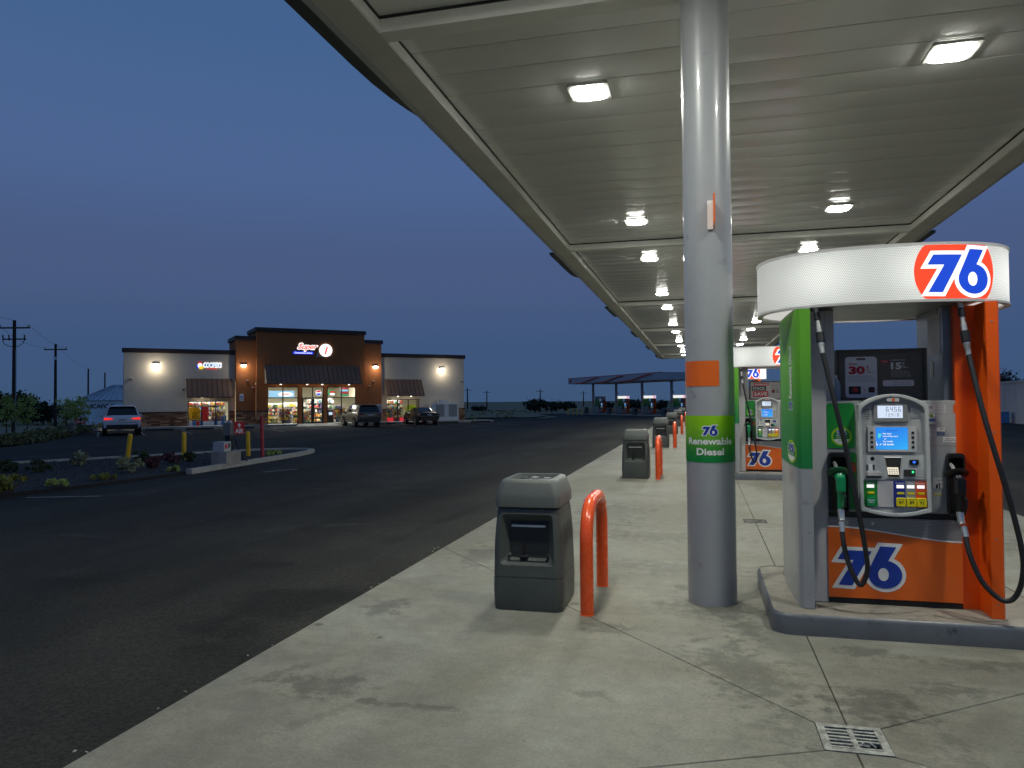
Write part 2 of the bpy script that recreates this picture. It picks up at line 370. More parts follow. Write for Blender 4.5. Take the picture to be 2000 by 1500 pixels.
def concrete_material():
    m = mat('apron_concrete', '#84847a', .78); n, l, b = nodes(m)
    t = n.new('ShaderNodeTexCoord').outputs['Object']
    big = noise_node(n, l, t, .55, 7, .62, .6); mid = noise_node(n, l, t, 2.6, 8, .66, .4); fine = noise_node(n, l, t, 60, 3, .7)
    streak = noise_node(n, l, mapping(n, l, t, sc=(.7, 9, 1)), 1.6, 6, .6)
    v = mapr(n, l, big, .3, .7, .84, 1.12); v = math_node(n, l, 'MULTIPLY', v, mapr(n, l, mid, .32, .68, .86, 1.09))
    v = math_node(n, l, 'MULTIPLY', v, mapr(n, l, streak, .32, .7, .95, 1.03)); v = math_node(n, l, 'MULTIPLY', v, mapr(n, l, fine, .3, .7, .86, 1.12))
    crisp = noise_node(n, l, t, 9., 9, .72, .3); v = math_node(n, l, 'MULTIPLY', v, mapr(n, l, crisp, .34, .66, .90, 1.07))
    sp = n.new('ShaderNodeTexVoronoi'); sp.inputs['Scale'].default_value = 7.; l.new(t, sp.inputs['Vector'])
    v = math_node(n, l, 'MULTIPLY', v, mapr(n, l, math_node(n, l, 'ADD', sp.outputs['Distance'], mapr(n, l, mid, .35, .65, .0, .09)), .035, .06, .62, 1.))
    # scattered small oil drips
    vo = n.new('ShaderNodeTexVoronoi'); vo.inputs['Scale'].default_value = 1.7; l.new(t, vo.inputs['Vector'])
    drip = mapr(n, l, math_node(n, l, 'ADD', vo.outputs['Distance'], mapr(n, l, mid, .3, .7, -.05, .07)), .03, .075, .45, 1.)
    v = math_node(n, l, 'MULTIPLY', v, drip)
    # old stains: (x, y, radius x, radius y, turn, darkening)
    for (x, y, rx, ry, a, k) in [(-1.98, 3.60, .28, .16, 10, .62), (-1.45, 3.46, .36, .035, 0, .66), (-2.28, 3.72, .06, .2, -20, .75), (-1.75, 3.3, .3, .05, 60, .8), (.22, 4.30, .26, .50, 25, .66), (.80, 3.98, .22, .22, 0, .60),
                                 (1.22, 4.26, .16, .10, 0, .66), (-2.25, 5.05, .16, .22, 10, .68), (-2.1, 6.9, .2, .5, 10, .72), (-.55, 3.8, .12, .06, 0, .75), (-2.0, 8.6, .35, .9, 0, .75), (-1.1, 9.9, .5, 1.2, 0, .75), (-.62, 4.95, .16, .12, 0, .62),
                                 (.65, 3.55, .40, .36, 0, .78), (2.6, 8.6, .8, .5, 0, .7), (1.6, 9.3, 1.1, .25, 0, .8), (.1, 5.55, .36, .30, 0, .72), (-.2, 6.8, .8, .25, 0, .8), (-.3, 8.3, .9, .3, 0, .78), (.95, 4.78, .22, .10, 0, .68), (1.6, 4.72, .3, .09, 5, .66), (.28, 5.1, .12, .3, 0, .7), (-.1, 6.1, .16, .1, 0, .7)]:
        p = mapping(n, l, t, (0, 0, 0), (0, 0, 0), (1, 1, 1)); mp = p.node; mp.vector_type = 'TEXTURE'
        mp.inputs['Location'].default_value = (x, y, 0); mp.inputs['Rotation'].default_value = (0, 0, rad(a)); mp.inputs['Scale'].default_value = (rx, ry, 1)
        ln = n.new('ShaderNodeVectorMath'); ln.operation = 'LENGTH'; l.new(p, ln.inputs[0])
        d = math_node(n, l, 'ADD', ln.outputs['Value'], mapr(n, l, crisp, .28, .72, -.7, .7))
        v = math_node(n, l, 'MULTIPLY', v, mapr(n, l, d, .35, 1.25, k, 1.))
    warm = n.new('ShaderNodeMixRGB'); l.new(mapr(n, l, big, .35, .65, 0, 1), warm.inputs[0])
    warm.inputs[1].default_value = (*lin('#84806f'), 1); warm.inputs[2].default_value = (*lin('#868578'), 1)
    s = n.new('ShaderNodeVectorMath'); s.operation = 'SCALE'; l.new(warm.outputs[0], s.inputs[0]); l.new(v, s.inputs['Scale']); l.new(s.outputs[0], b.inputs['Base Color'])
    l.new(mapr(n, l, mid, .3, .7, .62, .86), b.inputs['Roughness'])
    bp = n.new('ShaderNodeBump'); bp.inputs['Strength'].default_value = .25; bp.inputs['Distance'].default_value = .004
    l.new(math_node(n, l, 'ADD', fine, streak), bp.inputs['Height']); l.new(bp.outputs[0], b.inputs['Normal'])
concrete_material()
def asphalt_material():
    m = mat('asphalt', (.06, .06, .06), .75); n, l, b = nodes(m)
    t = n.new('ShaderNodeTexCoord').outputs['Object']
    big = noise_node(n, l, t, .16, 6, .6, .8); mid = noise_node(n, l, t, 1.4, 7, .65); fine = noise_node(n, l, t, 48, 4, .8)
    lane = noise_node(n, l, mapping(n, l, t, rot=(0, 0, rad(-4)), sc=(.55, .03, 1)), 1.2, 4, .5)
    v = mapr(n, l, big, .3, .7, .80, 1.25); v = math_node(n, l, 'MULTIPLY', v, mapr(n, l, mid, .3, .7, .85, 1.15))
    v = math_node(n, l, 'MULTIPLY', v, mapr(n, l, lane, .35, .65, .82, 1.2))
    pt = noise_node(n, l, mapping(n, l, t, sc=(1., .45, 1)), .9, 3, .5, .3); v = math_node(n, l, 'MULTIPLY', v, mapr(n, l, pt, .66, .72, 1., 1.35))
    vs_ = n.new('ShaderNodeTexVoronoi'); vs_.inputs['Scale'].default_value = 5.; l.new(t, vs_.inputs['Vector'])
    v = math_node(n, l, 'MULTIPLY', v, mapr(n, l, vs_.outputs['Distance'], .03, .05, 2.6, 1.)); v = math_node(n, l, 'MULTIPLY', v, mapr(n, l, fine, .3, .72, .55, 1.6))
    for (x, y, rx, ry, a, k) in [(-3.05, 4.95, .5, .9, 0, .62), (-4.4, 8.5, .28, .10, 30, 1.6), (-4.1, 8.6, .2, .08, 10, 1.5), (-5.0, 12.4, .35, .12, 0, 1.5), (-6.6, 11.9, .3, .1, 20, 1.5), (-7.0, 7.2, .3, .12, 0, 1.5), (-6.5, 15., .5, .15, 0, 1.45), (-3.2, 9.2, .12, 1.6, -4, .75), (-4.6, 9.8, .14, 3.2, -3, .8), (-6.1, 10.5, .16, 3.6, -3, .82), (-5.2, 5.4, .35, .3, 0, .72), (-3.9, 6.3, .2, .15, 0, .7), (-7.4, 13.2, .5, .6, 0, .75)]:
        p = mapping(n, l, t); mp = p.node; mp.vector_type = 'TEXTURE'
        mp.inputs['Location'].default_value = (x, y, 0); mp.inputs['Rotation'].default_value = (0, 0, rad(a)); mp.inputs['Scale'].default_value = (rx, ry, 1)
        ln = n.new('ShaderNodeVectorMath'); ln.operation = 'LENGTH'; l.new(p, ln.inputs[0])
        d = math_node(n, l, 'ADD', ln.outputs['Value'], mapr(n, l, mid, .25, .75, -.6, .6)); v = math_node(n, l, 'MULTIPLY', v, mapr(n, l, d, .35, 1.2, k, 1.))
    s = n.new('ShaderNodeVectorMath'); s.operation = 'SCALE'; s.inputs[0].default_value = (.031, .030, .025); b.inputs['Specular IOR Level'].default_value = .12
    l.new(v, s.inputs['Scale']); l.new(s.outputs[0], b.inputs['Base Color'])
    l.new(mapr(n, l, mid, .3, .7, .78, .95), b.inputs['Roughness'])
    bp = n.new('ShaderNodeBump'); bp.inputs['Strength'].default_value = .5; bp.inputs['Distance'].default_value = .006
    l.new(fine, bp.inputs['Height']); l.new(bp.outputs[0], b.inputs['Normal'])
asphalt_material()
def field_material():
    m = mat('dry_field', (.09, .075, .05), .95); n, l, b = nodes(m)
    t = n.new('ShaderNodeTexCoord').outputs['Object']
    a = noise_node(n, l, t, .05, 8, .65); c = noise_node(n, l, t, 1.1, 6, .7)
    x = n.new('ShaderNodeValToRGB'); e = x.color_ramp; e.elements[0].position = .35; e.elements[0].color = (.24, .18, .11, 1)
    e.elements[1].position = .66; e.elements[1].color = (.17, .17, .09, 1); l.new(math_node(n, l, 'ADD', math_node(n, l, 'MULTIPLY', a, .65), math_node(n, l, 'MULTIPLY', c, .35)), x.inputs[0])
    l.new(x.outputs[0], b.inputs['Base Color'])
    bp = n.new('ShaderNodeBump'); bp.inputs['Strength'].default_value = .6; bp.inputs['Distance'].default_value = .2; l.new(c, bp.inputs['Height']); l.new(bp.outputs[0], b.inputs['Normal'])
field_material()

def sheet(name, poly, z, m, step=6., cat=None):
    bm = bmesh.new(); bm.faces.new([bm.verts.new((x, y, 0)) for x, y in poly])
    bmesh.ops.triangulate(bm, faces=bm.faces)
    for ax in (0, 1):
        lo = min(p[ax] for p in poly); hi = max(p[ax] for p in poly); q = lo + step
        while q < hi:
            no = [0, 0, 0]; no[ax] = 1; co = [0, 0, 0]; co[ax] = q
            bmesh.ops.bisect_plane(bm, geom=bm.verts[:] + bm.edges[:] + bm.faces[:], plane_co=co, plane_no=no); q += step
    for v in bm.verts: v.co.z = gz(v.co.x, v.co.y) + z
    bmesh.ops.recalc_face_normals(bm, faces=bm.faces)
    if sum(f.normal.z for f in bm.faces) < 0: bmesh.ops.reverse_faces(bm, faces=bm.faces)
    me = bpy.data.meshes.new(name); bm.to_mesh(me); bm.free(); me.materials.append(MATS[m])
    o = bpy.data.objects.new(name, me); COL.objects.link(o); o['kind'] = 'structure'; return o
# far-reaching ground
gm = MB(); N = 72; ax = [math.copysign(abs(q) ** 2.6, q) * 1500 for q in [(-1 + 2 * i / N) for i in range(N + 1)]]
gm.add([(x, y + 40, gz(x, y + 40) - .09 + (.5 * math.sin(x * .011 + 1) * math.sin(y * .013)) * smoothstep(150, 300, math.hypot(x, y))) for y in ax for x in ax],
       [(j*(N+1)+i, j*(N+1)+i+1, (j+1)*(N+1)+i+1, (j+1)*(N+1)+i) for j in range(N) for i in range(N)])
tag(obj('ground', gm, 'dry_field'), kind='structure')
sheet('asphalt_lot', [(-34, -40), (-30, 0), (-25.2, 19.5), (-24.6, 21.8), (-25.6, 23.8), (-28.3, 27.9), (-35.8, 37.9), (-40, 48), (-34, 62), (-18.6, 59), (-18.6, 70),
                      (-16.5, 78), (-17, 92), (-24, 108), (-12, 128), (16, 118), (16.4, 60), (17.4, 46), (20, 20), (30, -40)], -.03, 'asphalt')

X0, X1, XC = -2.58, 3.90, .632
def shrink(poly, d): return offset_poly(poly, -d)
apron = obj('concrete_apron', MB().box(X0 + .01, X1 - .01, -7.99, 58.0, -.05, -.016), 'seam'); tag(apron, kind='structure')
dl, dr, db, dt = .495, .770, 3.425, 3.700
EUL, EUR, ELL, ELR = (X0, 7.26), (X1, 6.07), (X0, 2.06), (X1, 1.8)
slabs = [[(dl, dt), EUL, ELL, (dl, db)], [(dr, db), ELR, EUR, (dr, dt)],
         [(XC, dt), (XC, 9.0), (X0, 9.0), EUL, (dl, dt)], [(XC, dt), (dr, dt), EUR, (X1, 9.0), (XC, 9.0)],
         [(XC - .01, db), (dl, db), ELL, (X0, -8), (XC - .01, -8)], [(XC - .01, db), (XC - .01, -8), (X1, -8), ELR, (dr, db)]]
ys = [9.0, 13.55, 18.2, 22.85, 27.5, 32.2, 36.9, 41.5, 46.2, 50.8, 58.0]
for a, b in zip(ys, ys[1:]):
    slabs += [[(X0, a), (XC, a), (XC, b), (X0, b)], [(XC, a), (X1, a), (X1, b), (XC, b)]]
for q in slabs:
    o = obj('slab', MB().prism(shrink(q, .003), -.05, 0.), 'apron_concrete', apron, bevel=.003, seg=1)

# floor drains: cast-iron grate with a broken bar
def drain(x0, x1, y0, y1, label, ir='iron'):
    t = thing('floor_drain', label, 'drain', ((x0+x1)/2, (y0+y1)/2, 0), org=((x0+x1)/2, (y0+y1)/2, 0))
    W = x1 - x0; fr = .034
    obj('frame', MB().ring([(x0, y0), (x1, y0), (x1, y1), (x0, y1)], [(x0+fr, y0+fr), (x1-fr, y0+fr), (x1-fr, y1-fr), (x0+fr, y1-fr)], -.015, .003, 'z'), ir, t)
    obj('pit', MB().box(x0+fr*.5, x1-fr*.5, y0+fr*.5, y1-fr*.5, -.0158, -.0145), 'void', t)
    n = 6; pitch = (y1 - y0 - 2*fr) / n
    for i in range(n):
        yy = y0 + fr + pitch * (i + .5)
        for k, (a, b) in enumerate(((x0+fr, (x0+x1)/2 - .012), ((x0+x1)/2 + .012, x1-fr))):
            if (i, k) == (1, 1): b = (a + b) / 2
            obj('bar', MB().box(a, b, yy - pitch*.28, yy + pitch*.20, -.012, .0015 - .001*(i % 2)), ir, t, bevel=.002, seg=1)
    obj('rib', MB().box((x0+x1)/2 - .012, (x0+x1)/2 + .012, y0+fr, y1-fr, -.012, .001), ir, t)
    obj('loose_wire', MB().tube([(x0+W*.56, y0+.07, .0), (x0+W*.62, y0+.085, .012), (x0+W*.7, y0+.082, .014), (x0+W*.78, y0+.06, .004)], .004, 6), ir, t)
    return t
drain(dl, dr, db, dt, 'rusty square drain grate in the concrete apron nearest the pump island')
drain(dl, dr, 9.45, 9.72, 'square drain grate further along the joint behind the grey column', 'iron_dark')

# ---------------------------------------------------------------- canopy over the pumps
def swoosh(y0, L, zb, zt, th=.11, up=1):
    """outline (y, z) of one rising wave on a fascia"""
    n = 18; lo, hi = [], []
    for i in range(n + 1):
        s = i / n; e = smoothstep(.28, 1, s); y = y0 + L * s; z = zb + (zt - zb - th) * e
        t_ = th * (.35 + .65 * math.sin(math.pi * min(1, s * 1.02 + .0)) ** .6) if 0 < s < 1 else th * .3
        lo.append((y, z)); hi.append((y, z + t_))
    return lo + hi[::-1]
def make_canopy(name, label, x0, x1, y0, y1, cols, zc, lit, colx, fas=.85, panel=.5, swoosh_dir=1, bay=9.35, wave_m='fascia_dark'):
    """x0/x1: inner soffit edges; zc: underside height"""
    t = thing(name, label, 'canopy', (0, 0, 0))
    so = .29; dep = .15; zd = zc + dep                       # soffit width, coffer depth, deck height
    obj('soffit', MB().ring([(x0-so, y0-so), (x1+so, y0-so), (x1+so, y1+so), (x0-so, y1+so)], [(x0, y0), (x1, y0), (x1, y1), (x0, y1)], zc, zc+.02, 'z'), 'soffit_grey', t)
    for a, b in ((x0 - .02, x0 + .004), (x1 - .004, x1 + .02)):
        obj('edge_trim', MB().box(a, b, y0, y1, zc+.022, zd+.05), 'beam_white', t)
    for a, b in ((y0 - .02, y0 + .004), (y1 - .004, y1 + .02)):
        obj('end_trim', MB().box(x0 + .005, x1 - .005, a, b, zc+.022, zd+.05), 'beam_white', t)
    for c in cols:
        obj('cross_beam', MB().box(x0 + .005, x1 - .005, c - .09, c + .09, zc + .003, zd + .06), 'beam_white', t)
        obj('beam_gasket', MB().box(x0 + .006, x1 - .006, c - .098, c + .098, zd - .034, zd + .05), 'seam', t)
    for a in (x0 + .004, x1 - .012):
        obj('edge_gasket', MB().box(a, a + .008, y0, y1, zd - .034, zd + .05), 'seam', t)
    # deck: interlocking pans running across
    n = int((y1 - y0) / panel); pw = (y1 - y0) / n
    prof = [(0, .002), (.006, -.010), (.03, -.0125), (pw*.5, -.0135), (pw-.04, -.0125), (pw-.006, -.0105), (pw-.0015, .002), (pw-.0015, .012), (0, .012)]
    me = None
    for i in range(n):
        if me is None:
            p = obj('ceiling_panel', MB().prism(prof, x0 + .003, x1 - .003, 'x'), 'ceiling_white', t, smooth=30); me = p.data
        else:
            p = bpy.data.objects.new('ceiling_panel', me); COL.objects.link(p); p.parent = t
        p.location = (0, y0 + i * pw, zd); p.rotation_euler = (random.uniform(-.004, .004), random.uniform(-.0012, .0012), 0)
    obj('roof_deck', MB().box(x0 - so, x1 + so, y0 - so, y1 + so, zd + .07, zd + .12), 'fascia_grey', t)
    # fascia boards on the four sides, each with its raised wave and a red top strip
    F = .06
    sides = [('x', x0 - so - F, x0 - so - .002, -1), ('x', x1 + so + .002, x1 + so + F, 1)]
    for axn, a, b, sg in sides:
        fb = obj('fascia', MB().box(a, b, y0 - so - F, y1 + so + F, zc - .005, zc + fas), 'fascia_grey', t)
        obj('red_strip', MB().box(a - .01, b + .01, y0 - so - F - .01, y1 + so + F + .01, zc + fas + .002, zc + fas + .075), 'fascia_red', fb)
        yy = y0 + 1.2
        st = list(cols)
        for c in st:
            if swoosh_dir < 0 and c + bay * .8 > y1 + .3: continue
            pr = .115
            q = swoosh((c - (1.9 if c == cols[0] else -.1)) if swoosh_dir > 0 else c + bay * .8, bay * .86 * swoosh_dir, zc - .02, zc + fas, .16)
            lo, hi = (a - pr, a - .002) if sg < 0 else (b + .002, b + pr)
            obj('wave', MB().prism(q, lo, hi, 'x'), wave_m, fb)
    for a, b in ((y0 - so - F, y0 - so - .002), (y1 + so + .002, y1 + so + F)):
        fb = obj('fascia', MB().box(x0 - so - .001, x1 + so + .001, a, b, zc - .005, zc + fas), 'fascia_grey', t)
        obj('red_strip', MB().box(x0 - so - .001, x1 + so + .001, a - .01, b + .01, zc + fas + .002, zc + fas + .035), 'fascia_red', fb)
    # columns with their printed bands
    R = .176
    for i, c in enumerate(cols):
        sh = obj('column', MB().lathe([(R, 0), (R, zc + .002)], colx, c, 40), 'column_paint', t, smooth=40)
        wrap = lambda u, v, d=0., c=c: (colx + (R + .002 + d) * math.sin(u / R), c - (R + .002 + d) * math.cos(u / R), v)
        half = math.pi * R
        g = ([(-half + 2*half*k/48, z) for z in (1.04, 1.12, 1.2, 1.28, 1.38) for k in range(49)], [(r*49+k, r*49+k+1, (r+1)*49+k+1, (r+1)*49+k) for r in range(4) for k in range(48)])
        decal('green_band', g, wrap, 'band_green', sh)
        decal('orange_patch', ([(-.235 + .303*k/12, z) for z in (1.595, 1.78) for k in range(13)], [(k, k+1, 14+k, 13+k) for k in range(12)]), wrap, 'orange_panel', sh)
        W = lambda u, v, d=0., wrap=wrap: wrap(u - .004, v, d)
        put76(.076, lambda u, v, d, W=W: W(u, v + 1.272, d), sh, .012)
        decal('lettering', shift(text_geo('Renewable', .052, .03, w=.355), 0, 1.195), lambda u, v, W=W: W(u, v, .001), 'print_white', sh, .012)
        decal('lettering', shift(text_geo('Diesel', .052, .03, w=.20), 0, 1.118), lambda u, v, W=W: W(u, v, .001), 'print_white', sh, .012)
        fx = colx + .045
        obj('sign_bracket', MB().box(fx - .045, fx, c - R - .012, c - R + .012, 2.735, 2.945), 'print_white', sh)
        obj('flag_sign', MB().box(fx - .006, fx + .006, c - R - .215, c - R - .013, 2.735, 2.945), 'orange_panel', sh, bevel=.002, seg=1)
        pass
    return t
grad_mat('band_green', 1.06, 1.37, '#12803a', '#8cc614', .35)
PITCH = 9.35; COLS = [5.75 + PITCH * i for i in range(6)]; ZC = 4.57
mx0, mx1 = -2.55, 3.81
canopy = make_canopy('fuel_canopy', 'long white-ceilinged fuel canopy on grey columns over the near pumps', mx0, mx1, 1.35, 56.9, COLS, ZC, True, .07)

# canopy lights
def canopy_light(x, y, z, label, energy, name='canopy_light', like=[None]):
    if like[0] is None:
        t = thing(name, label, 'ceiling light', (x, y, z), 0, 'lights under the near canopy', org=(0, 0, 0))
        h = .205
        obj('housing', MB().ring(rrect(-h, h, -h, h, .02, 2), rrect(-.165, .165, -.165, .165, .02, 2), -.032, -.004, 'z'), 'fixture_white', t)
        rings = []
        for r, zz in ((.163, -.012), (.166, -.034), (.158, -.048), (.135, -.058), (.08, -.063)):
            rings.append([(p[0], p[1], zz) for p in rrect(-r, r, -r, r, r * .42, 4)])
        obj('lens', MB().loft(rings, True, True), 'lamp_lens', t, smooth=50)
        lamp('light', 'AREA', (0, 0, -.070), energy, t, (.975, 1., .91), .24)
        like[0] = t; return t
    return dup(like[0], (x, y, z), 0, label)
zl = ZC + .15 - .0145
for i, c in enumerate(COLS):
    for j, dy in enumerate((-1.78, 1.82)):
        for k, x in enumerate((-1.06, 2.295)):
            canopy_light(x, c + dy, zl, f'square ceiling light of the {("row over the grey bins", "row over the pumps")[k]}, {ORD[2*i+j]} from the near end', 89.)
# ---------------------------------------------------------------- pump islands
def island(y, label, like=[None]):
    if like[0] is not None: return dup(like[0], (1.27, y, 0), 0, label)
    t = thing('pump_island', label, 'island', (1.27, y, 0), 0, 'pump islands', org=(1.27, 5.75, 0))
    P = rrect(.43, 2.14, 5.03, 6.47, .13, 6); I = rrect(.447, 2.123, 5.047, 6.453, .118, 6)
    R1 = rrect(.437, 2.133, 5.037, 6.463, .125, 6)
    obj('steel_edge', MB().loft([[(p[0], p[1], 0) for p in P], [(p[0], p[1], .105) for p in P], [(p[0], p[1], .122) for p in R1], [(p[0], p[1], .131) for p in I], [(p[0], p[1], .118) for p in I]], False, False), 'island_steel', t, smooth=50)
    obj('concrete_top', MB().prism(shrink(I, .001), .0, .127), 'island_concrete', t)
    for (cx, cy, r) in ((1.0, 5.26, .17), (1.62, 5.24, .2)):
        pts = [(cx + r*math.cos(rad(a)), cy + r*.55*math.sin(rad(a))) for a in range(185, 352, 8)]
        g = ([], [])
        for i in range(len(pts)):
            x, yq = pts[i]; g[0].extend([(x, max(5.055, yq)), (x*1. + (x-cx)*.05, max(5.053, yq - .008))])
        g = (g[0], [(2*i, 2*i+1, 2*i+3, 2*i+2) for i in range(len(pts)-1)])
        decal('hose_scuff', g, lambda u, v: (u, v, .1285), 'scuff', t)
    like[0] = t; return t
mat('scuff', '#5c574e', .8); mat('head_grey', '#a2a4a3', .42, noise=(5, .05))
for i, c in enumerate(COLS): island(c, f'steel-edged concrete pump island, {ORD[i]} from the near end of the apron')

# ---------------------------------------------------------------- fuel dispenser
grad_mat('wrap_green', .92, 1.75, '#0d7a3c', '#5fa428', .55)
mat('green_print', '#1d8a34', .35, noise=(2, .06)); mat('lime_print', '#9ccb1c', .4)
mat('nozzle_green', '#0f8a55', .3, coat=.3); mat('nozzle_black', '#17181a', .35)
mat('grade_blue', '#20308c', .4); mat('grade_grey', '#8f9194', .4); mat('grade_orange', '#dd5428', .4); mat('button_yellow', '#e3d31c', .35); mat('blank_plate', '#c3bfc0', .4)
glow('lcd_glow', lin('#dbe9ff'), .95); glow('price_glow', (1, 1, 1), 1.05); glow('keypad_glow', lin('#fff3dc'), .95); glow('chip_blue', lin('#2a6cff'), 1.6); glow('card_green', lin('#39ff9a'), 1.2)
def screen_material():
    m = mat('screen_glow', (.01, .01, .01), .3); n, l, b = nodes(m); t = n.new('ShaderNodeTexCoord').outputs['Object']
    s = n.new('ShaderNodeSeparateXYZ'); l.new(t, s.inputs[0])
    v = mapr(n, l, math_node(n, l, 'ADD', math_node(n, l, 'MULTIPLY', s.outputs['X'], .5), math_node(n, l, 'MULTIPLY', s.outputs['Z'], -1.)), -1.15, -.95, 0, 1)
    x = n.new('ShaderNodeMixRGB'); x.inputs[1].default_value = (*lin('#2f8df2'), 1); x.inputs[2].default_value = (*lin('#35b4ff'), 1); l.new(v, x.inputs[0])
    l.new(x.outputs[0], b.inputs['Emission Color']); b.inputs['Emission Strength'].default_value = .95
screen_material()
mat('lcd_digit', '#3b4254', .5); glow('screen_text', (1, 1, 1), 1.); glow('screen_dark_text', lin('#2b55c8'), .9)
glow('underside_glow', (1, .99, .93), .55)
def topper_material():
    m = bpy.data.materials.new('topper_face'); m.use_nodes = True; MATS['topper_face'] = m
    n, l, b = nodes(m)
    t = n.new('ShaderNodeTexCoord'); s = n.new('ShaderNodeSeparateXYZ'); l.new(t.outputs['UV'], s.inputs[0])
    M = lambda op, a, c=None: math_node(n, l, op, a, c)
    v = M('MULTIPLY', s.outputs['Y'], 95.); row = M('FLOOR', v); u = M('ADD', M('MULTIPLY', s.outputs['X'], 78.), M('MULTIPLY', M('MODULO', row, 2.), .5))
    du = M('SUBTRACT', M('FRACT', u), .5); dv = M('SUBTRACT', M('FRACT', v), .5); d2 = M('ADD', M('MULTIPLY', du, du), M('MULTIPLY', dv, dv))
    hole = mapr(n, l, d2, .05, .13, 1., .0)
    x = n.new('ShaderNodeMixRGB'); x.inputs[1].default_value = (.76, .78, .77, 1); x.inputs[2].default_value = (.46, .475, .47, 1); l.new(hole, x.inputs[0])
    tr = n.new('ShaderNodeBsdfTranslucent'); l.new(x.outputs[0], tr.inputs[0]); l.new(x.outputs[0], b.inputs['Base Color']); b.inputs['Roughness'].default_value = .3
    mxs = n.new('ShaderNodeMixShader'); mxs.inputs[0].default_value = .6; l.new(b.outputs[0], mxs.inputs[1]); l.new(tr.outputs[0], mxs.inputs[2])
    ad = n.new('ShaderNodeAddShader'); em = n.new('ShaderNodeEmission'); l.new(x.outputs[0], em.inputs[0]); em.inputs[1].default_value = .05
    l.new(mxs.outputs[0], ad.inputs[0]); l.new(em.outputs[0], ad.inputs[1])
    l.new(ad.outputs[0], n['Material Output'].inputs[0])
topper_material()
perf_mat('perf_panel', (.30, .31, .32), (.10, .10, .105), 95., 0., .4, .3)
DX, DY, DZ = 1.22, 5.75, .13
SEG = {'0': 'abcdef', '1': 'bc', '2': 'abged', '3': 'abgcd', '4': 'fgbc', '5': 'afgcd', '6': 'afgedc', '7': 'abc', '8': 'abcdefg', '9': 'abcfgd'}
def seg_digit(ch, x, y, h):
    w_ = h * .5; t_ = h * .11; g = []
    R = {'a': (x, x+w_, y+h-t_, y+h), 'g': (x, x+w_, y+h/2-t_/2, y+h/2+t_/2), 'd': (x, x+w_, y, y+t_), 'f': (x, x+t_, y+h/2, y+h), 'b': (x+w_-t_, x+w_, y+h/2, y+h), 'e': (x, x+t_, y, y+h/2), 'c': (x+w_-t_, x+w_, y, y+h/2)}
    for s_ in SEG[ch]:
        a, b, c, d = R[s_]; e = t_ * .12
        g.append(poly_geo([(a+e, c+e), (b-e, c+e), (b-e, d-e), (a+e, d-e)]))
    return join(*g)
def super_arc(a, b, p, n=96):
    o = []
    for k in range(n):
        q = -math.pi + 2 * math.pi * k / n; c, s_ = math.cos(q), math.sin(q)
        o.append((math.copysign(abs(c) ** (2/p), c) * a, math.copysign(abs(s_) ** (2/p), s_) * b))
    return o
